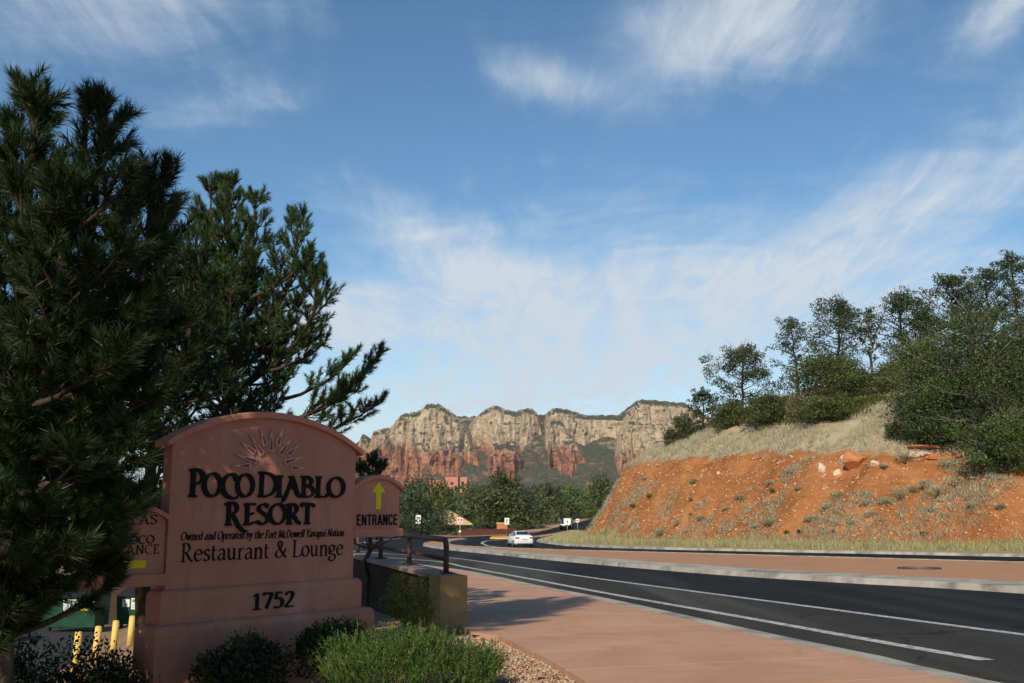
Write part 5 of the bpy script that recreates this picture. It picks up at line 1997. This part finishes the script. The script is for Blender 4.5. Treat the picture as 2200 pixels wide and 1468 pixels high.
# trees and large shrubs of the hilltop: (label, style, u, v top, width px, Y, colour, leaf count)
PINEC, JUN, OLIVE, BRIGHT = (.040, .058, .026), (.045, .066, .024), (.062, .078, .028), (.095, .120, .028)
HT = [
    ('open-crowned pine standing alone at the grassy crest', 'pine', 1590, 737, 125, 108, PINEC, 5200, .16),
    ('thin leaning pine with sparse tufts on the skyline', 'pine', 1708, 680, 80, 112, PINEC, 2200, .3),
    ('round-topped pine with clear crown on the skyline', 'pine', 1797, 630, 125, 108, PINEC, 5600, .2),
    ('nearly bare grey tree between two skyline pines', 'snag', 1866, 662, 60, 110, (.06, .065, .04), 700, .35),
    ('airy spreading pine with see-through crown on the skyline', 'pine', 1930, 622, 120, 106, PINEC, 4200, .3),
    ('dark pine at the upper end of the ridge', 'pine', 2038, 580, 130, 96, PINEC, 5200, .2),
    ('ragged pine behind the tallest pine', 'pine', 2115, 572, 110, 90, PINEC, 4800, .2),
    ('tallest narrow pine at the picture edge', 'pine', 2178, 537, 100, 86, PINEC, 5200, .2),
    ('huge dark juniper with visible forked trunk on the slope', 'juniper', 2095, 625, 330, 76, JUN, 15000, .22),
    ('broad green juniper next to the huge dark juniper', 'juniper', 1968, 715, 175, 86, OLIVE, 8000, .1),
    ('dense green juniper overhanging the slope at the edge', 'juniper', 2170, 880, 190, 68, (.060, .088, .030), 8000, .05),
    ('drooping juniper above the red rock ledges', 'juniper', 1998, 850, 140, 79, JUN, 6500, .05),
    ('wide olive scrub oak below the skyline pines', 'dome', 1775, 745, 215, 102, OLIVE, 9000, .05),
    ('rounded dark green scrub oak on the grassy shoulder', 'dome', 1785, 838, 140, 93, (.060, .080, .028), 7500, .04),
    ('bright yellow-green bush beside the rounded scrub oak', 'dome', 1872, 845, 110, 94, BRIGHT, 4800, .04),
    ('olive bush in front of the lone pine', 'dome', 1655, 842, 130, 101, OLIVE, 5200, .04),
    ('low green bush at the foot of the lone pine', 'dome', 1565, 858, 85, 106, OLIVE, 3200, .04),
    ('small crooked tree at the far end of the crest', 'pine', 1510, 832, 62, 111, PINEC, 1900, .2),
    ('grey-green bush low on the crest against the cliffs', 'dome', 1470, 885, 58, 113, (.075, .085, .045), 1800, .05),
    ('tiny olive bush where the grass meets the cliffs', 'dome', 1440, 918, 42, 114, (.075, .085, .045), 1100, .05),
    ('small dark shrub on the dry grass before the drooping juniper', 'dome', 1925, 905, 55, 84, JUN, 1800, .04),
    ('yellowish bush at the foot of the snag', 'dome', 1925, 770, 120, 100, (.085, .092, .036), 4000, .05),
    ('shaded juniper under the tallest pine', 'juniper', 2190, 700, 150, 82, JUN, 6000, .1),
    ('pine with a flat dark crown behind the airy pine', 'pine', 1985, 665, 100, 100, PINEC, 3600, .2),
    ('greyish twiggy shrub beside the rounded scrub oak', 'dome', 1720, 850, 80, 97, (.10, .095, .06), 1900, .05),
    ('broad juniper filling the slope under the ragged pine', 'juniper', 2130, 740, 200, 80, OLIVE, 9000, .05),
    ('dark juniper at the edge below the tallest pine', 'juniper', 2195, 780, 170, 74, JUN, 8000, .05),
    ('squat dark juniper between drooping juniper and forked-trunk juniper', 'juniper', 2048, 800, 150, 80, JUN, 7000, .05),
    ('olive scrub joining the scrub oak to the broad juniper', 'dome', 1905, 800, 130, 97, OLIVE, 5000, .05),
    ('dark scrub behind the bright bush', 'dome', 1850, 790, 150, 99, JUN, 5000, .05),
]
for k, (lab, sty, u, vt, wp, Y, col, nlf, lowf) in enumerate(HT):
    rg = np.random.default_rng(500 + k)
    X = at(u, vt, Y).x
    vb = {'dense green': 1012, 'huge dark': 975, 'drooping j': 950, 'dark juni': 900}.get(next((q_ for q_ in ('dense green', 'huge dark', 'drooping j', 'dark juni') if lab.startswith(q_)), ''))
    hp = hill_hit(u, vb) if vb else None
    if hp:
        X, Y = hp[0], hp[1]
    z0 = float(hz(X, Y)) - .15
    h = at(u, vt, Y).z - z0
    h = max(h, .8)
    e = empty('scrub_bush' if sty == 'dome' else 'pine_tree' if sty == 'pine' else 'juniper_tree' if sty == 'juniper' else 'bare_tree', (X, Y, z0))
    tag(e, lab, 'bush' if sty == 'dome' else 'tree', 'trees and scrub on the hilltop')
    build_tree('tree', h, wp * Y / 2170 * (1.15 if sty == 'pine' else 1.0), rg, sty, .20 if Y > 95 else .17, int(nlf * 1.9), np.array(col) * np.array([1.35, 1.30, 1.15]), 'greybark' if sty in ('snag', 'juniper') else 'bark', e, lean=(rg.normal() * .04, 0), low=lowf * .7, trunk_r=(.22 if 'huge' in lab else None))

# ================================================================ VALLEY: TREES, BUILDINGS
protos = []
pr_spec = [('juniper', (.066, .098, .052), 2800), ('juniper', (.100, .122, .042), 2800), ('pine', (.088, .110, .042), 2600), ('dome', (.115, .175, .045), 2800), ('dome', (.130, .142, .052), 2600)]
for k, (sty, col, nlf) in enumerate(pr_spec):
    e = bpy.data.objects.new('proto', None)
    before = set(bpy.data.objects)
    build_tree('tree', 1.0, 1.0, np.random.default_rng(700 + k), sty, .055, nlf, col, 'bark', None, low=.06 if sty != 'pine' else .15, trunk_r=.03)
    protos.append([o for o in bpy.data.objects if o not in before and o.type == 'MESH'])
    bpy.data.objects.remove(e)
VT = [  # label, proto, u, vtop, vbase, width px, Y
    ('dusty blue-green tree right behind the entrance panel', 0, 885, 1030, 1152, 90, 140), ('taller green tree behind the two-arrow sign post', 1, 905, 1020, 1150, 110, 146), ('bushy tree between the side panel and the tan roof', 1, 948, 1032, 1130, 80, 160),
    ('dark tree overlapping the tan roof edge', 0, 938, 1098, 1152, 50, 140), ('tree just right of the pink adobe building', 1, 1030, 1042, 1142, 100, 170), ('tall pointed tree above the middle arrow sign', 2, 1080, 1012, 1142, 110, 168),
    ('broad dark tree behind the middle arrow sign', 1, 1065, 1045, 1146, 130, 158), ('dark tree above the white car', 0, 1125, 1050, 1146, 90, 162), ('slim tree behind the forked post', 2, 1180, 1035, 1130, 70, 200),
    ('olive tree beside the forked post', 4, 1160, 1062, 1135, 80, 190), ('bright green cottonwood in the valley', 3, 1232, 1044, 1110, 100, 260), ('dark rounded tree by the hill\'s lower edge', 1, 1292, 1018, 1110, 80, 250),
    ('olive tree above the black vehicle', 4, 1225, 1072, 1120, 100, 235), ('shaded bush on the bend beside the hill', 3, 1285, 1090, 1116, 80, 225), ('low shrub at the roadside by the far pavement', 4, 1160, 1128, 1142, 34, 165),
    ('low bush beside the orange block', 4, 1105, 1125, 1148, 40, 150), ('dark low bush below the tan roof', 0, 990, 1130, 1154, 60, 142), ('green bush at the end of the low red wall', 3, 978, 1140, 1154, 22, 138), ('round tree beyond the forked post', 1, 1205, 1055, 1125, 70, 230),
    ('tree at the near bend in the far road', 4, 1255, 1078, 1118, 60, 240), ('small tree between adobe building and tall pointed tree', 0, 1005, 1062, 1140, 60, 172), ('low bush under the dusty blue-green tree', 0, 875, 1110, 1156, 60, 136), ('dark bush left of the orange block', 0, 1050, 1118, 1150, 70, 152)]
for k, (lab, pi, u, vt, vb, wp, Y) in enumerate(VT):
    pb = at(u, vb, Y)
    h = at(u, vt, Y).z - pb.z
    e = empty('valley_tree' if h > 3 else 'valley_bush', (pb.x, Y, pb.z), k * 1.3)
    e.scale = (wp * Y / 2170 * 1.05, wp * Y / 2170 * 1.05, h)
    tag(e, lab, 'tree' if h > 3 else 'bush', 'trees of the valley')
    for ch in protos[pi]:
        c = ch.copy()
        link(c, e)
for pr in protos:
    for o in pr:
        bpy.data.objects.remove(o)
# the wood beyond reads as one mass
rw = np.random.default_rng(900)
P, T, O = [], [], []
for k in range(620):
    Y = rw.uniform(255, 900) ** 1.0
    X = rw.uniform(-.22, .16) * Y
    h = rw.uniform(3, 6.5) * (1.15 if rw.uniform() < .15 else 1)
    r = h * rw.uniform(.32, .5)
    c0 = 2.0 * np.array([(.034, .048, .024), (.05, .066, .028), (.07, .105, .03)][rw.choice(3, p=[.5, .4, .1])])
    z0 = float(gz(X, Y))
    for j in range(6):
        c = np.array([X, Y, z0 + h * (.3 + .55 * j / 5)]) + rw.normal(size=3) * r * .3
        m = 30
        p = clump_points(rw, c, (r * (1.1 - .11 * j), r * (1.1 - .11 * j), h * .2), m, .4)
        P.append(p)
        O.append(unit(p - c))
        T.append(tints(rw, m, c0 * rw.uniform(.75, 1.25), .25))
P = np.concatenate(P)
wood = leaf_mesh('distant_wood', P, .95, np.concatenate(T), M['leaf'], None, rw, .7, .3, np.concatenate(O))
tag(wood, 'far-off green wood covering the valley floor below the cliffs', 'wood', kind='stuff')


def building(name, label, loc, rz=0):
    e = empty(name, loc, rz)
    return tag(e, label, 'building')


# pink adobe building above the trees
c = at(972, 1062, 330)
ab = building('adobe_building', 'pink flat-roofed adobe building above the valley trees', (c.x, 330, c.z - 6), .25)
MB().box(-6.5, 5.6, 0, 8, 0, 10.6).build('wall', M['adobe'], ab, .15)
MB().box(-2.6, 4.6, -1.6, -.02, 0, 11.5).build('tower', M['adobe'], ab, .15)
MB().box(-11.5, -6.52, .6, 7, 0, 8.6).build('wing', M['adobe'], ab, .15)
for (x0, x1, z0, z1) in ((-.9, -.1, 9.0, 9.9), (-4.6, -3.8, 8.2, 9.1), (2.6, 3.5, 8.2, 10.1)):
    y_ = -1.6 if x0 > -2.6 else 0
    wn = MB().box(x0, x1, y_ - .04, y_ + .01, z0, z1).build('window', M['brownwood'], ab)
    MB().box(x0 + .1, x1 - .1, y_ - .07, y_ - .045, z0 + .1, z1 - .1).build('pane', M['glass'], wn)
MB().box(1.5, 2.0, -1.9, -1.62, 6.2, 11.9).build('slot_pier', M['brownwood'], ab)
# gatehouse with tan pyramid roof
c = at(958, 1125, 150)
gh = building('gatehouse', 'small building with sloping tan roof among the trees', (c.x, 150, c.z), .3)
MB().box(-2.6, 2.6, -2.2, 2.2, -3.5, 0.0).build('wall', M['beige'], gh)
rz_ = 2.35
rz_ = 2.0
mbr = MB().add([(-3.3, -2.9, 0), (3.3, -2.9, 0), (3.3, 2.9, 0), (-3.3, 2.9, 0), (-2.3, 0, rz_), (.5, 0, rz_), (-3.3, -2.9, -.18), (3.3, -2.9, -.18), (3.3, 2.9, -.18), (-3.3, 2.9, -.18)],
               [(0, 1, 5, 4), (1, 2, 5), (2, 3, 4, 5), (3, 0, 4), (6, 7, 1, 0), (7, 8, 2, 1), (8, 9, 3, 2), (9, 6, 0, 3), (9, 8, 7, 6)])
mbr.build('roof', M['tanroof'], gh)
wn = MB().box(-.9, .9, -2.26, -2.19, -1.9, -.6).build('window', M['brownwood'], gh)
MB().box(-.8, .8, -2.3, -2.265, -1.8, -.7).build('pane', M['glass'], wn)
# white vehicle roof glimpsed beyond the gatehouse is a flat pale shed roof
c = at(985, 1100, 185)
sh = building('shed', 'pale flat shed roof glimpsed behind the tan-roofed building', (c.x, 185, c.z), .2)
MB().box(-1.5, 1.5, -1.2, 1.2, -4, -.15).build('wall', M['beige'], sh)
MB().box(-1.8, 1.8, -1.5, 1.5, -.148, .1).build('roof', M['signwhite'], sh)
# low red wall behind the roundabout
a_, b_ = gr(985, 1151.5), gr(1110, 1147)
lw = MB().box(0, math.dist(a_, b_), 0, .3, -.4, .75).build('low_wall', mat('dark red brick', [(.12, .04, .03), (.2, .075, .055)], 2, 6, .95), None, .03)
lw.location = (a_[0], a_[1] + 1.2, float(prof(a_[1])))
lw.rotation_euler = (0, 0, math.atan2(b_[1] - a_[1], b_[0] - a_[0]))
tag(lw, 'low dark red wall along the far side of the roundabout', 'wall')
# orange block (masonry monument) behind the middle sign
c = at(1080, 1148, 148)
ob = empty('stone_monument', (c.x, 148, c.z))
tag(ob, 'squat orange masonry block among bushes behind the middle arrow sign', 'monument')
MB().box(-.85, .7, -.4, .4, -.5, 1.5).build('block', M['redrock'], ob, .06)
MB().box(-.95, .8, -.5, .5, 1.502, 1.65).build('cap', M['sandstone'], ob, .04)
# beige building beyond the parking lot
bl = building('lot_building', 'low beige building glimpsed through the pine at the edge', (-26, 52, float(lotz(52))), -.12)
MB().box(-14, 9, 0, 9, -.5, 5.4).build('wall', M['beige'], bl)
MB().box(-14.5, 9.5, -.6, 9.6, 5.402, 5.75).build('roof', M['brownwood'], bl)
for k in range(5):
    wn = MB().box(-12 + k * 4.2, -10.4 + k * 4.2, -.06, .02, 1.6, 3.4).build('window', M['brownwood'], bl)
    MB().box(-11.9 + k * 4.2, -10.5 + k * 4.2, -.09, -.065, 1.7, 3.3).build('pane', M['glass'], wn)

# ================================================================ PARKING LOT: BOLLARDS, DUMPSTERS
for (u, vt, Y, lab) in [(165, 1357, 25.0, 'first yellow bollard, nearest the pine, shortest in view'), (208, 1345, 26.5, 'second yellow bollard from the pine side'), (246, 1333, 28., 'third yellow bollard from the pine side'), (282, 1323, 29.5, 'yellow bollard nearest the sign base')]:
    p = at(u, vt, Y)
    z0 = on_ground(p.x, Y)
    e = empty('bollard', (p.x, Y, z0))
    e.rotation_euler = (0, .05, 0)
    tag(e, lab, 'bollard', 'yellow bollards along the parking lot')
    h = p.z - z0
    r = .085
    MB().tube([(0, 0, -.1), (0, 0, h - .03)], r, 16).build('post', M['ybol'], e)
    MB().tube([(0, 0, h - .03), (0, 0, h - .012), (0, 0, h)], [r, r * .92, r * .5], 16).build('cap', M['ybol'], e)


def dumpster(u, Y, w_, lab, notices):
    p = at(u, 1300, Y)
    z0 = float(lotz(Y)) + .05
    e = empty('dumpster', (p.x, Y, z0), -.06)
    tag(e, lab, 'dumpster', 'green dumpsters in the parking lot')
    b = MB().add([(-w_ / 2, 0, .15), (w_ / 2, 0, .15), (w_ / 2, 1.2, .15), (-w_ / 2, 1.2, .15), (-w_ / 2 - .03, -.06, 1.25), (w_ / 2 + .03, -.06, 1.25), (w_ / 2 + .03, 1.25, 1.55), (-w_ / 2 - .03, 1.25, 1.55)],
                 [(0, 1, 5, 4), (1, 2, 6, 5), (2, 3, 7, 6), (3, 0, 4, 7), (3, 2, 1, 0), (4, 5, 6, 7)]).build('body', M['dumpster'], e, .02)
    MB().add([(-w_ / 2 - .05, -.12, 1.262), (w_ / 2 + .05, -.12, 1.262), (w_ / 2 + .05, 1.3, 1.58), (-w_ / 2 - .05, 1.3, 1.58), (-w_ / 2 - .05, -.12, 1.30), (w_ / 2 + .05, -.12, 1.30), (w_ / 2 + .05, 1.3, 1.62), (-w_ / 2 - .05, 1.3, 1.62)],
             [(0, 1, 5, 4), (1, 2, 6, 5), (2, 3, 7, 6), (3, 0, 4, 7), (3, 2, 1, 0), (4, 5, 6, 7)]).build('lid', M['trimblack'], e)
    for sx_ in (-1, 1):
        MB().box(sx_ * (w_ / 2 + .08) - .05, sx_ * (w_ / 2 + .08) + .05, .3, .8, .75, .9).build('fork_pocket', M['dumpster'], e)
        for y_ in (.15, 1.0):
            MB().tube([(sx_ * (w_ / 2 - .15) - .03, y_, .08), (sx_ * (w_ / 2 - .15) + .03, y_, .08)], .08, 10).build('caster', M['trimblack'], e)
    for (x0, x1, z0_, z1_, mm) in notices:
        yl = lambda z: -.06 * (z - .15) / 1.1
        n_ = MB().add([(x0, yl(z0_) - .006, z0_), (x1, yl(z0_) - .006, z0_), (x1, yl(z1_) - .006, z1_), (x0, yl(z1_) - .006, z1_)], [(0, 1, 2, 3)]).build('notice', M[mm], e)
        if mm == 'paper' and x1 - x0 > .3:
            hh = z1_ - z0_
            MB().add([(x0 + .04, yl(z1_) - .009, z1_ - .35 * hh), (x1 - .2, yl(z1_) - .009, z1_ - .35 * hh), (x1 - .2, yl(z1_) - .009, z1_ - .1 * hh), (x0 + .04, yl(z1_) - .009, z1_ - .1 * hh)], [(0, 1, 2, 3)]).build('print', M['greensticker'], n_)
            for j in range(3):
                zz_ = z0_ + hh * (.12 + .14 * j)
                MB().add([(x0 + .05, yl(zz_) - .009, zz_), (x1 - .06, yl(zz_) - .009, zz_), (x1 - .06, yl(zz_) - .009, zz_ + .025), (x0 + .05, yl(zz_) - .009, zz_ + .025)], [(0, 1, 2, 3)]).build('print', M['steelpost'], n_)
    return e


dumpster(152, 40, 2.0, 'wide green dumpster with white and yellow notices', [(-.28, .28, .78, 1.22, 'paper'), (.42, .78, .80, 1.02, 'ysticker'), (.58, .96, 1.04, 1.24, 'paper')])
dumpster(287, 42, 1.35, 'smaller green dumpster half hidden behind the sign base', [(-.45, -.15, .85, 1.15, 'paper'), (-.08, .42, .75, 1.2, 'paper')])
p = at(292, 1272, 41.8)
tb = rock('white plastic rubbish bag lying on the smaller dumpster', (p.x, 42.3, float(lotz(42)) + 1.72), (.36, .3, .24), M['paper'], 801, name='rubbish_bag', cat='bag')
ew = MB().box(-4.5, 4.2, 0, .2, -.2, 1.75).build('enclosure_wall', M['brownwood'], None, .02)
p = at(215, 1300, 45)
ew.location = (p.x, 45, float(lotz(45)))
tag(ew, 'brown wooden wall behind the green dumpsters', 'wall')


# ================================================================ VEHICLES
def vehicle(name, label, loc, rz, paint, suv=False, lights_on=False):
    e = empty(name, loc, rz)
    tag(e, label, 'car')
    # stations along the car: y, half width, sill z, belt z, roof z, roof half width (front is +y)
    if not suv:
        S = [(-2.28, .70, .34, .82, .90, .60), (-2.20, .84, .26, .98, 1.04, .70), (-1.95, .90, .22, 1.0, 1.10, .72), (-1.55, .91, .20, 1.0, 1.12, .70), (-.85, .91, .19, .99, 1.42, .56), (-.2, .91, .19, .97, 1.46, .58), (.45, .91, .19, .95, 1.42, .56),
             (1.15, .90, .20, .93, 1.02, .66), (1.75, .88, .21, .86, .93, .66), (2.15, .80, .24, .74, .80, .58), (2.30, .62, .32, .62, .66, .45)]
        top0, top1, w0, w1 = 4, 6, 3, 7
    else:
        S = [(-2.3, .82, .40, 1.02, 1.30, .66), (-2.22, .92, .30, 1.06, 1.62, .68), (-1.7, .95, .28, 1.07, 1.74, .70), (-.8, .95, .27, 1.06, 1.77, .70), (.2, .95, .27, 1.05, 1.74, .68), (.55, .95, .27, 1.04, 1.66, .66), (1.2, .94, .28, 1.04, 1.12, .74),
             (1.9, .93, .30, 1.0, 1.06, .74), (2.25, .88, .32, .92, .98, .7), (2.36, .72, .40, .8, .84, .6)]
        top0, top1, w0, w1 = 1, 5, 1, 6
    rings = []
    for (y, hw, z0, zb_, zr_, hr) in S:
        half = [(hw * .86, z0), (hw, z0 + .13), (hw * 1.0, (z0 + zb_) / 2 + .04), (hw * .965, zb_), (hr, zr_ - .045), (hr * .75, zr_)]
        rings.append([(x, y, z) for x, z in half] + [(-x, y, z) for x, z in half[::-1]])
    n = len(rings[0])
    v = [p for r in rings for p in r]
    f = [(i * n + k, i * n + (k + 1) % n, (i + 1) * n + (k + 1) % n, (i + 1) * n + k) for i in range(len(rings) - 1) for k in range(n)]
    f += [tuple(range(n)), tuple((len(rings) - 1) * n + k for k in range(n - 1, -1, -1))]
    mbv = MB().add(v, f, True)
    body = mbv.build('body', M[paint], e)

    def glass(nm, quad, off):
        q = [Vector(p) for p in quad]
        nrm = (q[1] - q[0]).cross(q[2] - q[0]).normalized()
        c_ = sum(q, Vector()) / len(q)
        if nrm.dot(c_ - Vector((0, c_.y * .6, .6))) < 0:
            nrm = -nrm
        q = [c_ + (p - c_) * .90 + nrm * off for p in q]
        return MB().add([tuple(p) for p in q], [tuple(range(len(q)))]).build(nm, M['glass'], e)

    def pt_(i, k):
        return rings[i][k]
    # rear and front glass, side glass
    glass('rear_window', [pt_(w0, 4), pt_(w0, n - 5), pt_(top0 if not suv else 2, n - 5), pt_(top0 if not suv else 2, 4)], .064)
    glass('windscreen', [pt_(w1, 4), pt_(w1, n - 5), pt_(top1, n - 5), pt_(top1, 4)], .064)
    for k0, k1 in ((3, 4), (n - 4, n - 5)):
        for i in range(w0, w1):
            glass('side_window', [pt_(i, k0), pt_(i + 1, k0), pt_(i + 1, k1), pt_(i, k1)], .012)
    zl = .80 if not suv else .95
    yb, yf = S[0][0], S[-1][0]
    for s in (-1, 1):
        tl = MB().box(s * .66 - .19, s * .66 + .19, yb - .02, yb + .16, zl, zl + .13).build('tail_light', M['taillight'], e, .02)
        hl = MB().box(s * .58 - .11, s * .58 + .11, yf - .16, yf + .012, .60 if not suv else .74, .74 if not suv else .90).build('headlight', M['headon'] if lights_on else M['rim'], e, .02)
        MB().box(s * 1.03 - .10, s * 1.03 + .10, .62, .80, .95 if not suv else 1.08, 1.08 if not suv else 1.22).build('mirror', M['trimblack'], e, .02)
        for y_ in (-1.36, 1.36):
            r = .325 if not suv else .37
            wh = MB().tube([(s * .66, y_, r), (s * .70, y_, r), (s * .90, y_, r), (s * .93, y_, r)], [r * .9, r, r, r * .9], 20).build('wheel', M['tyre'], e)
            MB().tube([(s * .925, y_, r), (s * .94, y_, r)], r * .62, 14).build('rim', M['rim'], wh)
    MB().box(-.74, .74, yb - .035, yb + .25, .20, .37 if not suv else .5).build('rear_bumper_trim', M['trimblack'], e, .03)
    MB().box(-.26, .26, yb - .012, yb + .02, .66, .78).build('number_plate', M['plate'], e)
    MB().box(-.5, .5, yf - .10, yf + .01, .40, .58).build('grille', M['trimblack'], e, .02)
    return e


def emis(name, col, s):
    m = bpy.data.materials.new(name)
    m.use_nodes = True
    t = NT(m.node_tree)
    e_ = t.n('ShaderNodeEmission')
    e_.inputs[0].default_value = C4(col)
    e_.inputs[1].default_value = s
    o = t.n('ShaderNodeOutputMaterial')
    t.l(e_.outputs[0], o.inputs[0])
    return m


M['headon'] = emis('lit headlight', (1, .95, .85), 1.6)
g_ = gr(1117, 1175)
vehicle('car', 'white saloon car seen from behind on the roundabout', (g_[0], g_[1] + 2.3, float(prof(g_[1] + 2.3)) + .0), R(11), 'white')
g_ = gr(1217, 1138)
vehicle('car', 'black off-road vehicle approaching with headlights on', (g_[0], g_[1], float(prof(g_[1]))), R(180 - 8), 'carblack', True, True)
vehicle('car', 'pale parked car half out of the picture beyond the pine', (-19.3, 35, float(lotz(35)) + .03), R(-70), 'silver')


# ================================================================ ROAD SIGNS
def road_sign(name, label, u, vbot, Y, vtop, wpx, hpx, marks, rz=0.0, face='signwhite', group='traffic signs round the roundabout'):
    p = at(u, vbot, Y)
    z0 = float(prof(Y))
    e = empty(name, (p.x, Y, z0), rz)
    tag(e, label, 'road sign', group)
    k = Y / 2170
    zt = at(u, vtop, Y).z - z0
    w_, h = wpx * k, hpx * k
    MB().tube([(0, .03, -.2), (0, .03, zt - .05)], .038, 8).build('post', M['steelpost'], e)
    pl = MB().box(-w_ / 2, w_ / 2, -.02, -.008, zt - h, zt).build('sign_plate', M[face], e)
    for (poly, mm) in marks:
        MB().prism([(x * w_, zt - h + z * h) for x, z in poly], -.026, -.0205).build('marking', M[mm], pl)
    return e


ARW = [(-.07, .12), (.07, .12), (.07, .6), (.22, .6), (0, .88), (-.22, .6), (-.07, .6)]
sh_ = lambda P, dx, s=1.0: [(x * s + dx, z) for x, z in P]
road_sign('road_sign', 'white lane sign with two arrows left of the tan roof', 898, 1150, 137, 1107, 11, 18, [(sh_(ARW, -.2, .7), 'black'), (sh_(ARW, .22, .7), 'black')])
road_sign('road_sign', 'white sign with red marking on the median tip', 988, 1160, 119, 1113, 12, 12, [([(-.42, .15), (.42, .15), (.42, .30), (-.42, .30)], 'signred'), ([(-.42, .45), (-.1, .45), (-.1, .85), (-.42, .85)], 'signred'), ([(.05, .45), (.42, .45), (.42, .85), (.05, .85)], 'signred')])
road_sign('road_sign', 'white sign with a single arrow just behind the white car', 1089, 1147, 142, 1113, 10, 14, [(ARW, 'black')])
road_sign('road_sign', 'wide white sign in front of the black vehicle', 1219, 1146, 140, 1114, 15, 12.5, [([(-.16, .3), (.16, .3), (.0, .62)], 'black')])
road_sign('road_sign', 'small pinkish sign beside the foot of the red hill', 1241, 1143, 150, 1115, 7.5, 7.5, [([(-.4, .35), (.4, .35), (.4, .62), (-.4, .62)], 'signred')])
# small white reflector on the post of the median sign
for o in bpy.data.objects:
    if o.name.startswith('road_sign') and 'red marking' in o.get('label', ''):
        MB().tube([(0, -.03, 1.0), (0, -.012, 1.0)], .13, 10).build('reflector', M['signwhite'], o)
# forked pale post among the trees
c = at(1185, 1118, 195)
fp = empty('forked_post', (c.x, 195, float(prof(195))))
tag(fp, 'slender pale post with forked top among the valley trees', 'post')
zt = at(1185, 1098, 195).z - float(prof(195))
MB().tube([(0, 0, -.2), (0, 0, zt - .9)], .10, 8).build('post', M['sandstone'], fp)
for s in (-1, 1):
    MB().tube([(0, 0, zt - .92), (s * .22, 0, zt - .5), (s * .36, 0, zt)], [.08, .07, .05], 6).build('fork_arm', M['sandstone'], fp)

# ================================================================ MANHOLE ON THE MEDIAN
mx_, my_ = gr(1975, 1222.5, .125)
mh = empty('manhole_cover', (mx_, my_, float(prof(my_)) + .125))
mh.rotation_euler = (math.atan(-.026), 0, 0)
tag(mh, 'round brown manhole cover set in the median gravel', 'manhole')
rim_ = MB()
nseg = 28
v, f = [], []
for k in range(nseg):
    a = 6.2832 * k / nseg
    for r, z in ((.70, -.03), (.68, .05), (.58, .055), (.57, .03)):
        v.append((r * math.cos(a), r * math.sin(a), z))
for k in range(nseg):
    for j in range(3):
        f.append((k * 4 + j, ((k + 1) % nseg) * 4 + j, ((k + 1) % nseg) * 4 + j + 1, k * 4 + j + 1))
rim_.add(v, f).build('rim', M['rust'], mh)
MB().tube([(0, 0, 0), (0, 0, .032)], .568, nseg).build('lid', M['wall'], mh)


# ================================================================ THE AIR
hb = MB().box(-9000, 9000, -120, 11000, -16, 345).build('haze', [])
hm = bpy.data.materials.new('haze')
hm.use_nodes = True
t = NT(hm.node_tree)
pv = t.n('ShaderNodeVolumePrincipled')
pv.inputs['Color'].default_value = (.82, .88, 1.0, 1)
pv.inputs['Density'].default_value = 3.4e-5
o_ = t.n('ShaderNodeOutputMaterial')
t.l(pv.outputs[0], o_.inputs['Volume'])
hb.data.materials.append(hm)
tag(hb, 'thin bluish haze veiling the distant cliffs', 'haze', kind='stuff')
